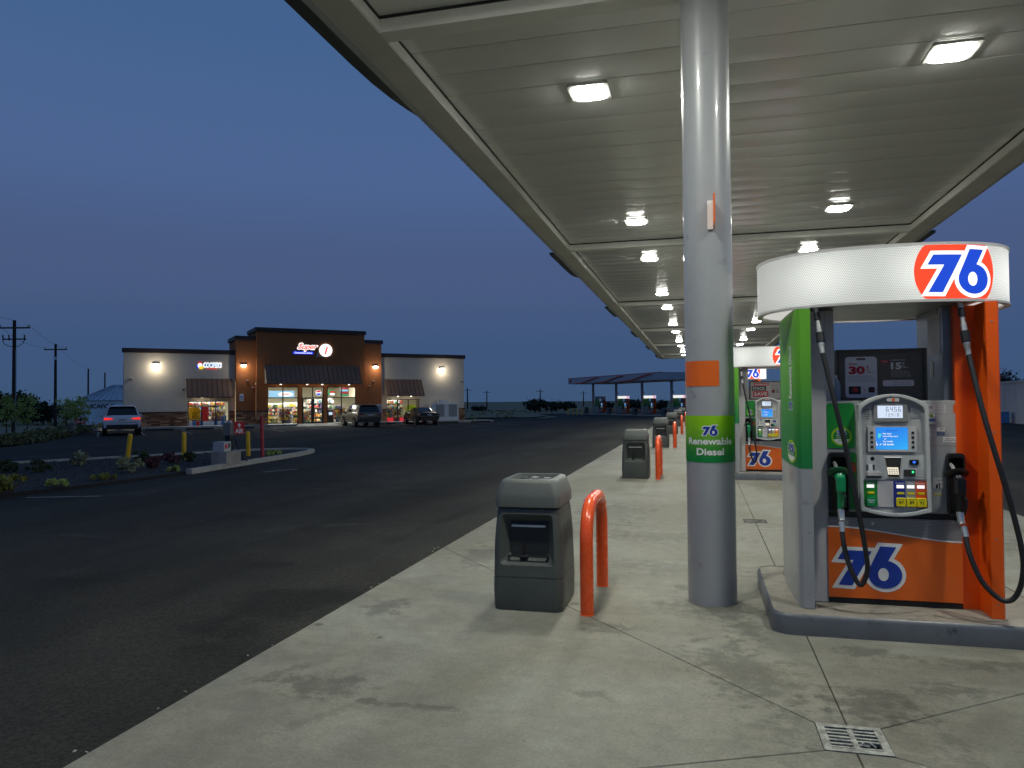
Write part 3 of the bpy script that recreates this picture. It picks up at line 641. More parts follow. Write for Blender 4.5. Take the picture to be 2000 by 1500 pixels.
def make_dispenser(label, number='1'):
    t = thing('fuel_dispenser', label, 'fuel dispenser', (DX, DY, DZ), 0, 'fuel dispensers', org=(DX, DY, DZ))
    # cabinet
    obj('cabinet', MB().box(.83, 1.61, 5.41, 6.09, .13, .735), 'pump_dark', t)
    obj('kick_plate', MB().box(.822, 1.63, 5.392, 6.108, .1302, .163), 'black_plastic', t)
    n = 26; wave = [(.822 + .808*k/n, .634 - .079*smoothstep(.05, 1, k/n)) for k in range(n+1)]
    lp = obj('lower_panel', MB().prism([(.822, .168), (1.63, .168)] + wave[::-1], 5.385, 5.40, 'y'), 'orange_panel', t)
    put76(.28, lambda u, v, d: (1.072 + u, 5.3845 - d, .378 + v), lp)
    obj('perforated_panel', MB().prism([(x, z + .008) for x, z in wave] + [(1.63, .7), (.822, .7)], 5.388, 5.40, 'y'), 'perf_panel', t, uv=lambda p: (p.x, p.z))
    obj('white_stripe', MB().prism([(x, z + .0005) for x, z in wave] + [(x, z + .009) for x, z in wave[::-1]], 5.3835, 5.388, 'y'), 'print_white', t)
    obj('panel_lock', MB().disc((1.1, 5.386, .665), .009), 'chrome', t)
    obj('back_panel', MB().box(.822, 1.63, 6.10, 6.115, .168, .62), 'orange_panel', t)
    obj('shadow_gap', MB().box(.826, 1.625, 5.40, 6.1, .702, .738), 'black_plastic', t)
    head = obj('head', MB().box(.822, 1.635, 5.40, 6.10, .738, 1.478), 'head_grey', t, bevel=.006)
    # centre bezel
    def bez(i):
        L, R_, zb, zt = 1.006 + i, 1.436 - i, .758 + i, 1.452 - i*.9
        o = [(1.02 + i, zb)] + [(1.02 + i + (.42 - 2*i)*k/10, zb - .036*math.sin(math.pi*k/10)) for k in range(1, 10)] + [(1.44 - i, zb)]
        o += [(R_ + .004, zb + .03), (R_ - .002, zt - .03), (R_ - .008, zt)]
        o += [(R_ - .008 - (R_ - L - .016)*k/12, zt + .072*math.sin(math.pi*k/12) ** .8) for k in range(1, 12)] + [(L + .008, zt), (L + .002, zt - .03), (L - .0 + .01, zb + .03)]
        return o
    obj('bezel', MB().ring(bez(0), bez(.022), 5.318, 5.40, 'y'), 'pump_grey', t, bevel=.005, seg=2)
    dp = obj('display_panel', MB().prism(bez(.0215), 5.350, 5.399, 'y'), 'pump_mid', t)
    f = lambda y: (lambda u, v: (u, y, v))
    obj('brand_badge', MB().prism(rrect(1.185, 1.26, 1.474, 1.497, .008), 5.3155, 5.3185, 'y'), 'pump_light', t)
    decal('badge_dot', poly_geo(ell(1.224, 1.4855, .0105, .0105)), f(5.3148), 'orange_panel', t)
    # upper visor with speakers and money display
    obj('visor', MB().box(1.108, 1.316, 5.336, 5.3495, 1.338, 1.462), 'pump_dark', t, bevel=.006)
    for cx in (1.067, 1.362):
        gr = obj('speaker_grille', MB().prism(rrect(cx - .026, cx + .026, 1.366, 1.438, .012), 5.3465, 5.3495, 'y'), 'pump_mid', t)
        for k in range(5): obj('slot', MB().box(cx - .018, cx + .018, 5.3455, 5.3463, 1.376 + .0115*k, 1.3795 + .0115*k), 'seam' if cx < 1.2 else 'pump_dark', gr)
    lcd = obj('money_display', MB().box(1.132, 1.283, 5.334, 5.3358, 1.366, 1.447), 'lcd_glow', t)
    g = [seg_digit(c, 1.183 + .0245*k, 1.407, .032) for k, c in enumerate('6456')]
    x = 1.179
    for c in '12.418':
        if c == '.': g.append(poly_geo([(x - .004, 1.376), (x - .001, 1.376), (x - .001, 1.379), (x - .004, 1.379)])); continue
        g.append(seg_digit(c, x - (.005 if c == '1' else 0), 1.376, .022)); x += .0175
    g.append(poly_geo([(1.2295, 1.407), (1.2325, 1.407), (1.2325, 1.410), (1.2295, 1.410)]))
    decal('digits', join(*g), f(5.3332), 'lcd_digit', lcd)
    # screen with soft keys
    sf = obj('screen_frame', MB().ring(rrect(1.072, 1.362, 1.146, 1.312, .006, 2), rrect(1.118, 1.313, 1.158, 1.306, .004, 2), 5.334, 5.3495, 'y'), 'pump_light', t)
    scr = obj('screen', MB().box(1.119, 1.312, 5.344, 5.3485, 1.159, 1.305), 'screen_glow', t)
    T = lambda s_, x_, z_, w_, h_, m_: decal('lettering', shift(text_geo(s_, h_, .02, w=w_), x_, z_), f(5.3435), m_, scr)
    T('Welcome', 1.215, 1.284, .07, .011, 'screen_dark_text'); T('Pay here', 1.190, 1.262, .052, .012, 'screen_text'); T('Insert/Tap card', 1.208, 1.245, .09, .012, 'screen_text')
    T('or', 1.178, 1.228, .012, .007, 'screen_text'); T('Pay inside', 1.194, 1.211, .06, .012, 'screen_text'); T('Lift handle', 1.196, 1.193, .064, .012, 'screen_text')
    decal('card_icon', poly_geo([(1.133, 1.236), (1.147, 1.234), (1.156, 1.262), (1.136, 1.266)]), f(5.3436), 'card_cyan', scr)
    decal('pump_icon', join(poly_geo([(1.124, 1.186), (1.133, 1.186), (1.132, 1.192), (1.127, 1.192), (1.126, 1.21), (1.123, 1.21)]), poly_geo([(1.142, 1.186), (1.152, 1.19), (1.153, 1.2), (1.146, 1.192)])), f(5.3436), 'screen_text', scr)
    for sx in (1.094, 1.340):
        for k in range(4): obj('soft_key', MB().box(sx - .008, sx + .008, 5.330, 5.3338, 1.177 + .031*k - .008, 1.177 + .031*k + .008), 'black_plastic', sf, bevel=.0015, seg=1)
    # payment panel
    pp = obj('payment_panel', MB().prism([(1.038, .960), (1.172, .960), (1.172, .968), (1.423, .968), (1.418, 1.122), (1.036, 1.122)], 5.341, 5.3495, 'y'), 'pump_grey', t)
    obj('camera_eye', MB().disc((1.097, 5.3402, 1.098), .0135), 'black_plastic', pp)
    for k in range(4):
        for xx in (1.063, 1.104): obj('slot', MB().box(xx - .006, xx + .006, 5.3395, 5.3405, 1.024 + .0095*k, 1.030 + .0095*k), 'black_plastic', pp)
    obj('receipt_label', MB().box(1.074, 1.095, 5.3395, 5.3405, 1.02, 1.062), 'print_white', pp)
    obj('receipt_door', MB().box(1.062, 1.145, 5.322, 5.3405, .985, 1.013), 'pump_light', pp, bevel=.004)
    obj('receipt_slot', MB().box(1.058, 1.15, 5.3385, 5.3405, .972, .985), 'seam', pp)
    obj('keypad_hood', MB().loft([[(1.165, 5.3405, 1.112), (1.277, 5.3405, 1.112), (1.262, 5.3405, .975), (1.186, 5.3405, .975)], [(1.172, 5.336, 1.106), (1.270, 5.336, 1.106), (1.256, 5.336, .98), (1.191, 5.336, .98)]], False, False), 'pump_light', pp)
    obj('keypad_well', MB().add([(1.172, 5.3395, 1.106), (1.270, 5.3395, 1.106), (1.256, 5.3395, .98), (1.191, 5.3395, .98)], [(0, 1, 2, 3)]), 'seam', pp)
    kp = obj('keypad', MB().add([(1.183, 5.3385, 1.043), (1.250, 5.3385, 1.043), (1.254, 5.335, .996), (1.190, 5.335, .996)], [(0, 1, 2, 3)]), 'keypad_glow', pp)
    for r in range(3):
        for c in range(4):
            a = 1.190 + .0148*c + .002*r; z = 1.034 - .0125*r
            obj('key', MB().box(a, a + .0095, 5.3315, 5.3345, z - .007, z), 'pump_mid', pp)
    obj('chip_reader', MB().box(1.318, 1.372, 5.332, 5.3405, 1.062, 1.094), 'black_plastic', pp, bevel=.003)
    obj('chip_light', MB().box(1.337, 1.352, 5.3305, 5.3318, 1.072, 1.085), 'chip_blue', pp)
    obj('card_slot', MB().box(1.283, 1.352, 5.333, 5.3405, .985, 1.03), 'seam', pp, bevel=.002, seg=1)
    obj('card_light', MB().box(1.330, 1.342, 5.3312, 5.3328, 1.008, 1.021), 'card_green', pp)
    obj('card_diagram', MB().box(1.362, 1.408, 5.3392, 5.3405, .982, 1.036), 'pump_mid', pp)
    # grade selectors
    for (a, b, m_, nm) in ((1.043, 1.124, 'green_print', 'Renewable'), (1.1245, 1.2195, 'blank_plate', None), (1.220, 1.292, 'grade_blue', 'Regular'), (1.2925, 1.3515, 'grade_grey', 'Plus'), (1.352, 1.424, 'grade_orange', 'Premium')):
        gp = obj('grade_panel', MB().box(a, b, 5.343, 5.3495, .783, .953), m_, t)
        if nm is None: continue
        c = {'Regular': 1.262, 'Plus': 1.324, 'Premium': 1.384, 'Renewable': 1.083}[nm]
        decal('lettering', shift(text_geo(nm, .011, .01, w=.054 if nm != 'Plus' else .026), c - .0, .940), f(5.3423), 'print_white', gp)
        obj('price_window', MB().box(c - .023, c + .021, 5.341, 5.3429, .907, .928), 'price_glow', gp)
        obj('octane_strip', MB().box(c - .02, c + .022, 5.3412, 5.3429, .868, .882), 'button_yellow', gp)
        bt = obj('grade_button', MB().prism(rrect(c - .028, c + .028, .789, .846, .008), 5.322, 5.3429, 'y'), 'nozzle_green' if nm == 'Renewable' else 'button_yellow', t, bevel=.004)
        if nm == 'Renewable':
            decal('lettering', shift(text_geo('RENEWABLE\nDIESEL R', .022, .01, w=.044), c, .821), f(5.3213), 'print_white', bt)
        else:
            decal('lettering', shift(text_geo({'Regular': '87', 'Plus': '89', 'Premium': '92'}[nm], .019, .02, space=1.15), c, .817), f(5.3213), 'print_black', bt)
            decal('caption', shift(text_geo('MINIMUM', .0055, .01, w=.034), c, .8365), f(5.3213), 'print_dark', bt)
    # green diesel side
    obj('green_plate', MB().prism(rrect(.830, 1.003, 1.162, 1.464, .016), 5.3955, 5.3992, 'y'), 'green_print', t)
    obj('green_strip', MB().prism(rrect(.955, 1.008, .752, 1.135, .012), 5.3955, 5.3992, 'y'), 'green_print', t)
    obj('warning_sticker', MB().box(.962, 1.004, 5.3938, 5.395, 1.003, 1.048), 'grade_orange', t); obj('warning_header', MB().box(.962, 1.0, 5.3938, 5.395, 1.052, 1.066), 'print_red', t)
    bd = decal('round_badge', poly_geo(ell(.919, 1.241, .064, .064, 36)), f(5.3946), 'lime_print', t)
    decal('badge_field', poly_geo(ell(.919, 1.241, .052, .052, 36)), f(5.3938), 'green_print', bd)
    decal('badge_foot', poly_geo(ell(.919, 1.241, .052, .052, 20, 200, 340)), f(5.3932), 'print_white', bd)
    put76(.040, lambda u, v, d: (.919 + u, 5.393 - d*.5, 1.266 + v), bd)
    decal('lettering', shift(text_geo('Renewable', .009, .01, w=.062), .919, 1.234), f(5.3928), 'print_white', bd)
    decal('lettering', shift(text_geo('Diesel', .010, .01, w=.04), .919, 1.211), f(5.3926), 'green_print', bd)
    # nozzle boots
    for (a, b) in ((.832, .957), (1.548, 1.648)):
        o_ = rrect(a, b, .735, 1.136, .022); i_ = [((x - (a+b)/2)*.8 + (a+b)/2, (z - .935)*.9 + .925) for x, z in o_]
        bo = obj('nozzle_boot', MB().ring(o_, i_, 5.352, 5.3995, 'y'), 'black_plastic', t, bevel=.004)
        obj('boot_well', MB().prism(i_, 5.3962, 5.3988, 'y'), 'void', bo)
    # stickers on the right of the head
    def stick(x0, x1, z0, z1, m_, txt=None, ink='print_dark', rows=0):
        s_ = obj('sticker', MB().box(x0, x1, 5.3985, 5.3998, z0, z1), m_, t)
        if txt: decal('lettering', shift(text_geo(txt, None, .012, w=(x1-x0)*.84), (x0+x1)/2, (z0+z1)/2), f(5.3978), ink, s_)
        for k in range(rows):
            zz = z1 - (z1-z0)*(k+.8)/(rows+.8)
            decal('text_line', poly_geo([(x0+(x1-x0)*.38, zz), (x1-(x1-x0)*.08, zz), (x1-(x1-x0)*.08, zz+.004), (x0+(x1-x0)*.38, zz+.004)]), f(5.3978), 'print_grey', s_)
    stick(1.448, 1.556, 1.397, 1.452, 'blank_plate', rows=4); decal('permit_mark', poly_geo(ell(1.466, 1.436, .013, .012)), f(5.3975), 'print_grey', t)
    stick(1.449, 1.490, 1.325, 1.393, 'print_white'); obj('sticker_band', MB().box(1.449, 1.490, 5.3972, 5.3984, 1.342, 1.358), 'sticker_blue', t)
    decal('sticker_emblem', poly_geo(ell(1.469, 1.378, .01, .01)), f(5.3975), 'lime_print', t)
    stick(1.452, 1.497, 1.275, 1.302, 'blank_plate', rows=2); stick(1.499, 1.546, 1.277, 1.302, 'print_white', rows=2); stick(1.452, 1.497, 1.246, 1.272, 'blank_plate', rows=2); stick(1.499, 1.546, 1.248, 1.273, 'sticker_navy')
    stick(1.535, 1.623, 1.205, 1.240, 'print_white', 'CONTAINS\n10% ETHANOL', 'print_black')
    decal('seam_line', poly_geo([(1.45, 1.180), (1.632, 1.180), (1.632, 1.183), (1.45, 1.183)]), f(5.3992), 'pump_dark', t)
    stick(1.472, 1.532, .905, .975, 'pump_light', rows=2); decal('refuel_pictogram', join(poly_geo([(1.486, .906), (1.500, .906), (1.498, .93), (1.488, .93)]), poly_geo([(1.506, .900), (1.512, .900), (1.512, .94), (1.506, .94)])), f(5.3974), 'print_black', t)
    decal('yellow_mark', join(*[poly_geo(ell(1.482 + .017*k, .865, .0065, .0065, 10)) for k in range(3)]), f(5.3992), 'button_yellow', t)
    # pump number
    decal('pump_number', shift(text_geo(number, .056, .02), 1.604, 1.424), f(5.3990), 'orange_panel', t)
    # side columns, mirrored plans: rounded outer face, front strip, set-back inner strip
    def plan(sg, out=0.):
        m_ = lambda x: DX + sg * (x - DX)
        arc = []
        for k in range(15):
            a = rad(-78 + 156 * k / 14); arc.append((.642 - (.036 + out) * math.cos(a) ** .8, 5.75 + (.552 + out) * math.sin(a) / math.sin(rad(78))))
        pts = [(.829, 5.398 - out), (.708, 5.398 - out), (.708, 5.198 - out), (.642, 5.198 - out)] + arc[1:-1] + [(.642, 6.302 + out), (.708, 6.302 + out), (.708, 6.102 + out), (.829, 6.102 + out)]
        return [(m_(x), y) for x, y in pts]
    for sg, m_ in ((1, 'column_paint'), (-1, 'orange_column')):
        sc_ = obj('side_column', MB().prism(plan(sg), .1303, 2.095), m_, t, smooth=25)
        for z in (.22, .62, 1.28, 1.97):
            x = DX + sg * (.676 - DX); obj('rivet', MB().disc((x, 5.1965, z), .006, n=10), 'pump_dark', sc_)
        if sg > 0:
            p = plan(1, .0015)[2:-2]
            vs = [(x, y, z) for z in (1.04, 1.25, 1.5, 1.75, 2.09) for x, y in p]; m2 = len(p)
            obj('green_wrap', MB().add(vs, [(r*m2+i, r*m2+i+1, (r+1)*m2+i+1, (r+1)*m2+i) for r in range(4) for i in range(m2-1)]), 'wrap_green', sc_, smooth=25)
            obj('inner_strip', MB().box(.7095, .826, 5.3945, 5.3975, .131, 2.09), 'pump_light', sc_)
            # path along the outer face, measured from its front edge
            q = plan(1, .003)[3:-3]; L = [0.]
            for i in range(1, len(q)): L.append(L[-1] + math.dist(q[i-1], q[i]))
            def along(s_, d=0.):
                s_ = max(0., min(L[-1] - 1e-6, s_)); i = max(k for k in range(len(L)) if L[k] <= s_); i = min(i, len(q) - 2)
                k = (s_ - L[i]) / (L[i+1] - L[i]); x = q[i][0] + (q[i+1][0]-q[i][0])*k; y = q[i][1] + (q[i+1][1]-q[i][1])*k
                tx, ty = q[i+1][0]-q[i][0], q[i+1][1]-q[i][1]; ln = math.hypot(tx, ty); return x + ty/ln*-d*-1*-1, y + tx/ln*d*-1, 0
            F = lambda u, v, d=0.: (along(.27 - u)[0] - d, along(.27 - u)[1] - d*.3, v)
            tg = text_geo('Renewable Diesel', .042, .012, w=.36); tg = ([(-y, x) for x, y in tg[0]], tg[1])
            decal('lettering', shift(tg, .0, 1.68), lambda u, v: F(u*3.2, v, .001), 'print_white', sc_, .01)
            o_, a_, b_, c_ = mark76(.042); R9 = lambda g: shift(([(-y, x) for x, y in g[0]], g[1]), 0, 1.45)
            for g, m3, d in ((o_, 'print_white', .001), (a_, 'print_blue', .002), (b_, 'print_blue', .0026), (c_, 'print_white', .003)):
                decal('mark', R9(g), lambda u, v, d=d: F(u*3.2, v, d), m3, sc_, .01)
            decal('round_badge', poly_geo(ell(0, 1.135, .20, .079, 36)), lambda u, v: F(u, v, .001), 'lime_print', sc_, .015)
            decal('badge_field', poly_geo(ell(0, 1.135, .165, .064, 36)), lambda u, v: F(u, v, .002), 'green_print', sc_, .015)
            decal('badge_foot', poly_geo(ell(0, 1.135, .165, .064, 20, 205, 335)), lambda u, v: F(u, v, .0026), 'print_white', sc_, .015)
            put76(.056, lambda u, v, d: F(u*3.3, v + 1.163, d + .003), sc_, .015)
            decal('lettering', shift(text_geo('Renewable', .012, .01, w=.22), 0, 1.122), lambda u, v: F(u, v, .003), 'print_white', sc_, .015)
    # uprights carrying the lit topper, seen above the head
    for a, b in ((.832, .885), (1.560, 1.640)):
        u_ = obj('upright', MB().box(a, b, 5.45, 6.05, 1.479, 2.10), 'pump_steel', t)
        obj('upright_edge', MB().box(a + (.0 if a < 1 else .055), b + .004, 5.432, 5.4498, 1.479, 2.10), 'pump_light', u_)
        if a > 1:
            obj('notice', MB().box(1.5575, 1.5598, 5.5, 5.78, 1.79, 2.06), 'pump_light', u_)
            obj('barcode_label', MB().box(1.5575, 1.5598, 5.66, 5.74, 1.63, 1.75), 'pump_grey', u_)
    # topper: lit drum sign, open underneath at the ends
    A_, B_, PW = .795, .625, 2.35; z0, z1 = 2.10, 2.47
    S = super_arc(A_, B_, PW); P3 = lambda S_, z: [(DX + x, DY + y, z) for x, y in S_]
    tl = [0.]
    for i in range(1, len(S) + 1): tl.append(tl[-1] + math.dist(S[i-1], S[i % len(S)]))
    tp = obj('topper', MB().loft([P3(S, z0 + .012), P3(S, (z0+z1)/2), P3(S, z1 - .012)], False, False), 'topper_face', t, smooth=60)
    ul = tp.data.uv_layers.new(name='UVMap'); nS = len(S)
    for pl in tp.data.polygons:
        idx = [tp.data.loops[i].vertex_index for i in pl.loop_indices]; ks = [i % nS for i in idx]
        wrap_ = (0 in ks) and (nS - 1 in ks)
        for li, vi in zip(pl.loop_indices, idx):
            k = vi % nS; ul.data[li].uv = (tl[nS] if (wrap_ and k == 0) else tl[k], tp.data.vertices[vi].co.z)
    for z in (z0 + .006, z1 - .006):
        obj('topper_rim', MB().loft([P3([(x*1.008, y*1.008) for x, y in S], z - .008), P3([(x*1.008, y*1.008) for x, y in S], z + .008), P3([(x*.96, y*.96) for x, y in S], z + .008), P3([(x*.96, y*.96) for x, y in S], z - .008), P3([(x*1.008, y*1.008) for x, y in S], z - .008)], False, False), 'pump_light', tp, smooth=50)
    obj('topper_lid', MB().prism([(DX + x*.97, DY + y*.97) for x, y in S], z1 - .004, z1 + .004), 'pump_dark', tp)
    obj('topper_floor', MB().prism([(DX + x, DY + y) for x, y in [(-.50, -.49), (-.4, -.55), (.4, -.55), (.50, -.49), (.50, .49), (.4, .55), (-.4, .55), (-.50, .49)]], z0 + .004, z0 + .02), 'pump_steel', tp)
    for sg in (-1, 1):
        e = [(DX + x*.955, DY + y*.955) for x, y in S if x*sg > .50]; e.sort(key=lambda p: p[1])
        obj('topper_end_glow', MB().prism([(DX + sg*.505, e[0][1])] + e + [(DX + sg*.505, e[-1][1])], z0 + .012, z0 + .02), 'underside_glow', tp)  # end crescents emit, standing in for lamplight seen inside the open drum
    # logo on the drum face
    front = [(k, S[k]) for k in range(nS) if S[k][1] < 0]
    mid = min(front, key=lambda q_: abs(q_[1][0]))[0]
    def drum(u, v, d=0.):
        s_ = tl[mid] + u; i = 0
        while i < nS - 1 and tl[i+1] <= s_: i += 1
        k = (s_ - tl[i]) / (tl[i+1] - tl[i]); a, b = S[i], S[(i+1) % nS]; x = a[0]+(b[0]-a[0])*k; y = a[1]+(b[1]-a[1])*k
        tx, ty = b[0]-a[0], b[1]-a[1]; ln = math.hypot(tx, ty); return (DX + x + ty/ln*(.002+d), DY + y - tx/ln*(.002+d), v)
    R0, zc_ = .262, (z0+z1)/2; lim = (z1-z0)/2 - .016
    cu = .355
    pts = [(cu + R0*math.cos(rad(a)), zc_ + max(-lim, min(lim, R0*math.sin(rad(a))))) for a in range(0, 360, 6)]
    decal('logo_disc', poly_geo(pts), drum, 'sign_orange', tp, .025)
    put76(.285, lambda u, v, d: drum(u*.98 + cu + .008, v + zc_, d + .001), tp, .025, True)
    # hoses with swivels and breakaways, nozzles hanging in the boots
    def spline(P, n=10):
        P = [Vector(p) for p in P]; o = []
        for i in range(len(P)-1):
            p0, p1, p2, p3 = P[max(i-1, 0)], P[i], P[i+1], P[min(i+2, len(P)-1)]
            for k in range(n):
                s_ = k / n; o.append(.5*((2*p1) + (-p0+p2)*s_ + (2*p0-5*p1+4*p2-p3)*s_*s_ + (-p0+3*p1-3*p2+p3)*s_**3))
        return o + [P[-1]]
    def hose(P, top):
        h_ = obj('hose', MB().tube(spline(P), .0155, 10), 'rubber', t, smooth=60)
        a, b = Vector(top), Vector(P[0]); d = b - a
        L_ = lambda k: a + d*k
        obj('swivel', MB().tube([L_(.0), L_(.14)], .016, 10), 'chrome', h_, smooth=60)
        obj('collar', MB().tube([L_(.14), L_(.3)], .019, 10), 'black_plastic', h_, smooth=60)
        obj('fitting', MB().tube([L_(.3), L_(.42), L_(.43), L_(.6)], [.013, .013, .017, .017], 10), 'chrome', h_, smooth=40)
        obj('breakaway', MB().tube([L_(.57), L_(.58), L_(.78), L_(.79)], [.02, .027, .027, .02], 10), 'black_plastic', h_, smooth=40)
        obj('fitting', MB().tube([L_(.78), L_(.86), L_(.87), L_(1.03)], [.019, .019, .016, .016], 10), 'chrome', h_, smooth=40)
        e = Vector(P[-1]); d2 = (Vector(P[-1]) - Vector(P[-2])).normalized()
        obj('hose_end', MB().tube([e - d2*.05, e + d2*.015], .0185, 10), 'chrome', h_, smooth=40)
        return h_
    hose([(.775, 5.17, 1.80), (.83, 5.12, 1.50), (.89, 5.10, 1.20), (.95, 5.09, .84), (.998, 5.09, .52), (1.003, 5.10, .40), (.965, 5.11, .318), (.915, 5.13, .41), (.886, 5.17, .54), (.880, 5.22, .68)], (.752, 5.255, 2.105))
    hose([(1.616, 5.15, 1.77), (1.65, 5.06, 1.45), (1.695, 5.0, 1.18), (1.77, 4.97, .84), (1.822, 4.97, .53), (1.80, 5.0, .34), (1.735, 5.03, .285), (1.64, 5.07, .38), (1.586, 5.11, .54), (1.578, 5.17, .68)], (1.597, 5.225, 2.105))
    def nozzle(x, m_, guard):
        b_ = MB().tube([(x, 5.255, .76), (x + .002, 5.245, .86), (x + .003, 5.235, .93), (x - .002, 5.245, .985), (x - .01, 5.30, 1.03)], [.019, .023, .030, .032, .020], 10)
        nz = obj('nozzle', b_, m_, t, smooth=60)
        obj('grip', MB().prism(rrect(x - .028, x + .026, .885, .99, .015), 5.195, 5.262, 'y'), m_, nz, bevel=.012)
        obj('splash_guard', MB().lathe([(.030, -.012), (.066, -.006), (.070, 0), (.064, .008), (.028, .012)], 0, 0, 20).xf(Matrix.Translation((x - .008, 5.275, 1.012)) @ Matrix.Rotation(rad(-32), 4, 'X')), guard, nz, smooth=50)
        obj('spout', MB().tube([(x - .01, 5.29, 1.02), (x - .014, 5.33, 1.055), (x - .015, 5.37, 1.065)], .012, 8), 'chrome', nz, smooth=50)
        obj('lever_guard', MB().tube([(x + .012, 5.225, .89), (x + .022, 5.185, .86), (x + .018, 5.19, .80), (x + .006, 5.24, .775)], .006, 6), 'black_plastic', nz, smooth=50)
        obj('swivel_joint', MB().tube([(x, 5.25, .775), (x + .002, 5.24, .72), (x + .004, 5.225, .70)], [.021, .021, .019], 8), 'chrome', nz, smooth=40)
    nozzle(.882, 'nozzle_green', 'guard_green'); nozzle(1.580, 'nozzle_black', 'black_plastic')
    return t
mat('guard_green', '#0c5a35', .45); mat('sticker_blue', '#3f78b8', .5); mat('sticker_navy', '#5a6580', .5); glow('card_cyan', lin('#58e0e8'), .9)
disp = make_dispenser('nearest fuel dispenser, numbered 1, with lit round topper and green diesel side')
# lamps inside the drum sign of the nearest dispenser and the next
def topper_lamps(d, e):
    for (x, y) in ((-.36, -.34), (.14, -.40), (.55, -.22), (0., .35)):
        lamp('tube_light', 'POINT', (DX + x, DY + y, 2.285), e, d, (1, .99, .93), .04)
kd = {}
DISP = [disp]
for i in range(1, 6):
    d = dup(disp, (DX, COLS[i], DZ), 0, f'{ORD[i]} fuel dispenser along the near apron, same lit round topper', skip=('pump_number',))
    DISP.append(d)
for d in DISP[:2]: topper_lamps(d, 3.3)
mat('topper_far', (.7, .7, .68), .4, emit=(1, 1, .96), es=.85)
for d in DISP[2:]:
    for c in kids(d):
        if c.name.startswith('topper'):
            c.data = c.data.copy(); c.data.materials.clear(); c.data.materials.append(MATS['topper_far'])
# advertising boards standing between the uprights, different on each pump
mat('board_bronze', '#5d5648', .45, .3); mat('board_dark', '#645f54', .35)
def advert(d, y, kind):
    yo = y - DY; B = lambda *a: MB().box(a[0], a[1], a[2] , a[3], a[4], a[5])
    f = lambda yy: (lambda u, v: (u, yy, v))
    ab = obj('advert_board', B(.935, 1.485, 5.585, 5.66, 1.482, 1.822), 'board_dark' if kind == 0 else 'blank_plate', d)
    obj('board_frame', MB().ring([(.925, 1.480), (1.495, 1.480), (1.495, 1.835), (.925, 1.835)], [(.943, 1.498), (1.477, 1.498), (1.477, 1.815), (.943, 1.815)], 5.565, 5.668, 'y'), 'board_bronze', ab)
    q = lambda p, m_, k=5.5838: decal('print', p, f(k), m_, ab)
    T = lambda s_, x, z, w_, h_, m_, b_=.02: decal('lettering', shift(text_geo(s_, h_, b_, w=w_), x, z), f(5.5815), m_, ab)
    if kind == 0:
        q(poly_geo(rrect(.983, 1.187, 1.500, 1.785, .022)), 'card_white'); q(poly_geo(rrect(1.055, 1.115, 1.762, 1.776, .006)), 'board_dark', 5.5828)
        T('Save', 1.033, 1.737, .05, .016, 'print_red'); T('30', 1.058, 1.692, .104, .056, 'print_red', .05); T('¢', 1.127, 1.711, .012, .024, 'print_red'); T('per', 1.132, 1.690, .022, .009, 'print_red'); T('gallon', 1.145, 1.676, .044, .011, 'print_red')
        for k, w_ in enumerate((.15, .165, .175, .178)):
            T(('on your first fill-up when you', 'download the Fuel Forward app,', 'link any card and your Credit Card', 'in the app and through an account')[k], 1.0 + w_/2, 1.650 - .0115*k, w_, .008, 'print_dark', .0)
        q(poly_geo(rrect(1.004, 1.082, 1.525, 1.580, .006)), 'print_black', 5.5828); q(poly_geo(ell(1.046, 1.556, .019, .019)), 'print_red', 5.582); T('+', 1.106, 1.554, .012, .012, 'print_red')
        q(poly_geo(rrect(1.130, 1.170, 1.536, 1.574, .008)), 'print_black', 5.5828); T('76', 1.150, 1.556, .022, .014, 'print_red')
        q(poly_geo(rrect(1.210, 1.262, 1.738, 1.759, .006)), 'print_red'); T('THEN', 1.236, 1.7485, .036, .009, 'print_white'); T('Continue saving', 1.318, 1.757, .098, .010, 'print_white')
        T('15', 1.308, 1.717, .068, .048, 'print_white', .05); T('¢', 1.353, 1.734, .012, .018, 'print_white'); T('per', 1.356, 1.716, .02, .007, 'print_white'); T('gallon', 1.366, 1.705, .038, .010, 'print_white')
        for k, w_ in enumerate((.10, .118, .12, .128)):
            T(('on each fill-up with', 'your 76 Credit Card in', 'the Fuel Forward app,', 'only through an account.')[k], 1.275 + w_/2, 1.681 - .0115*k, w_, .008, 'print_white', 0.)
        q(poly_geo(rrect(1.222, 1.418, 1.578, 1.620, .012)), 'card_white'); T('Scan to learn more', 1.345, 1.606, .105, .008, 'print_red', 0.); T('or visit us online', 1.345, 1.592, .105, .008, 'print_dark', 0.)
    else:
        for (z0_, z1_, x0_, x1_, m_, s_) in ((1.745, 1.80, 1.0, 1.275, 'print_red', 'DOWNLOAD'), (1.655, 1.74, .965, 1.225, 'print_black', 'STACK'), (1.535, 1.645, .985, 1.265, 'print_red', 'SAVE')):
            q(poly_geo([(x0_, z0_), (x1_, z0_), (x1_, z1_), (x0_, z1_)]), m_); T(s_, (x0_+x1_)/2, (z0_+z1_)/2, (x1_-x0_)*.86, (z1_-z0_)*.6, 'print_white', .03)
        for k in range(3): q(poly_geo([(1.31, 1.745 - .03*k), (1.45, 1.745 - .03*k), (1.45, 1.757 - .03*k), (1.31, 1.757 - .03*k)]), 'print_grey')
        q(poly_geo(rrect(1.325, 1.385, 1.61, 1.67, .01)), 'print_black'); q(poly_geo(ell(1.355, 1.64, .018, .018)), 'print_red', 5.5825); q(poly_geo(rrect(1.41, 1.455, 1.61, 1.67, .004)), 'print_grey')
mat('card_white', '#efedef', .4)
advert(DISP[0], COLS[0], 0)
for d in DISP[1:]: advert(d, 0, 1)
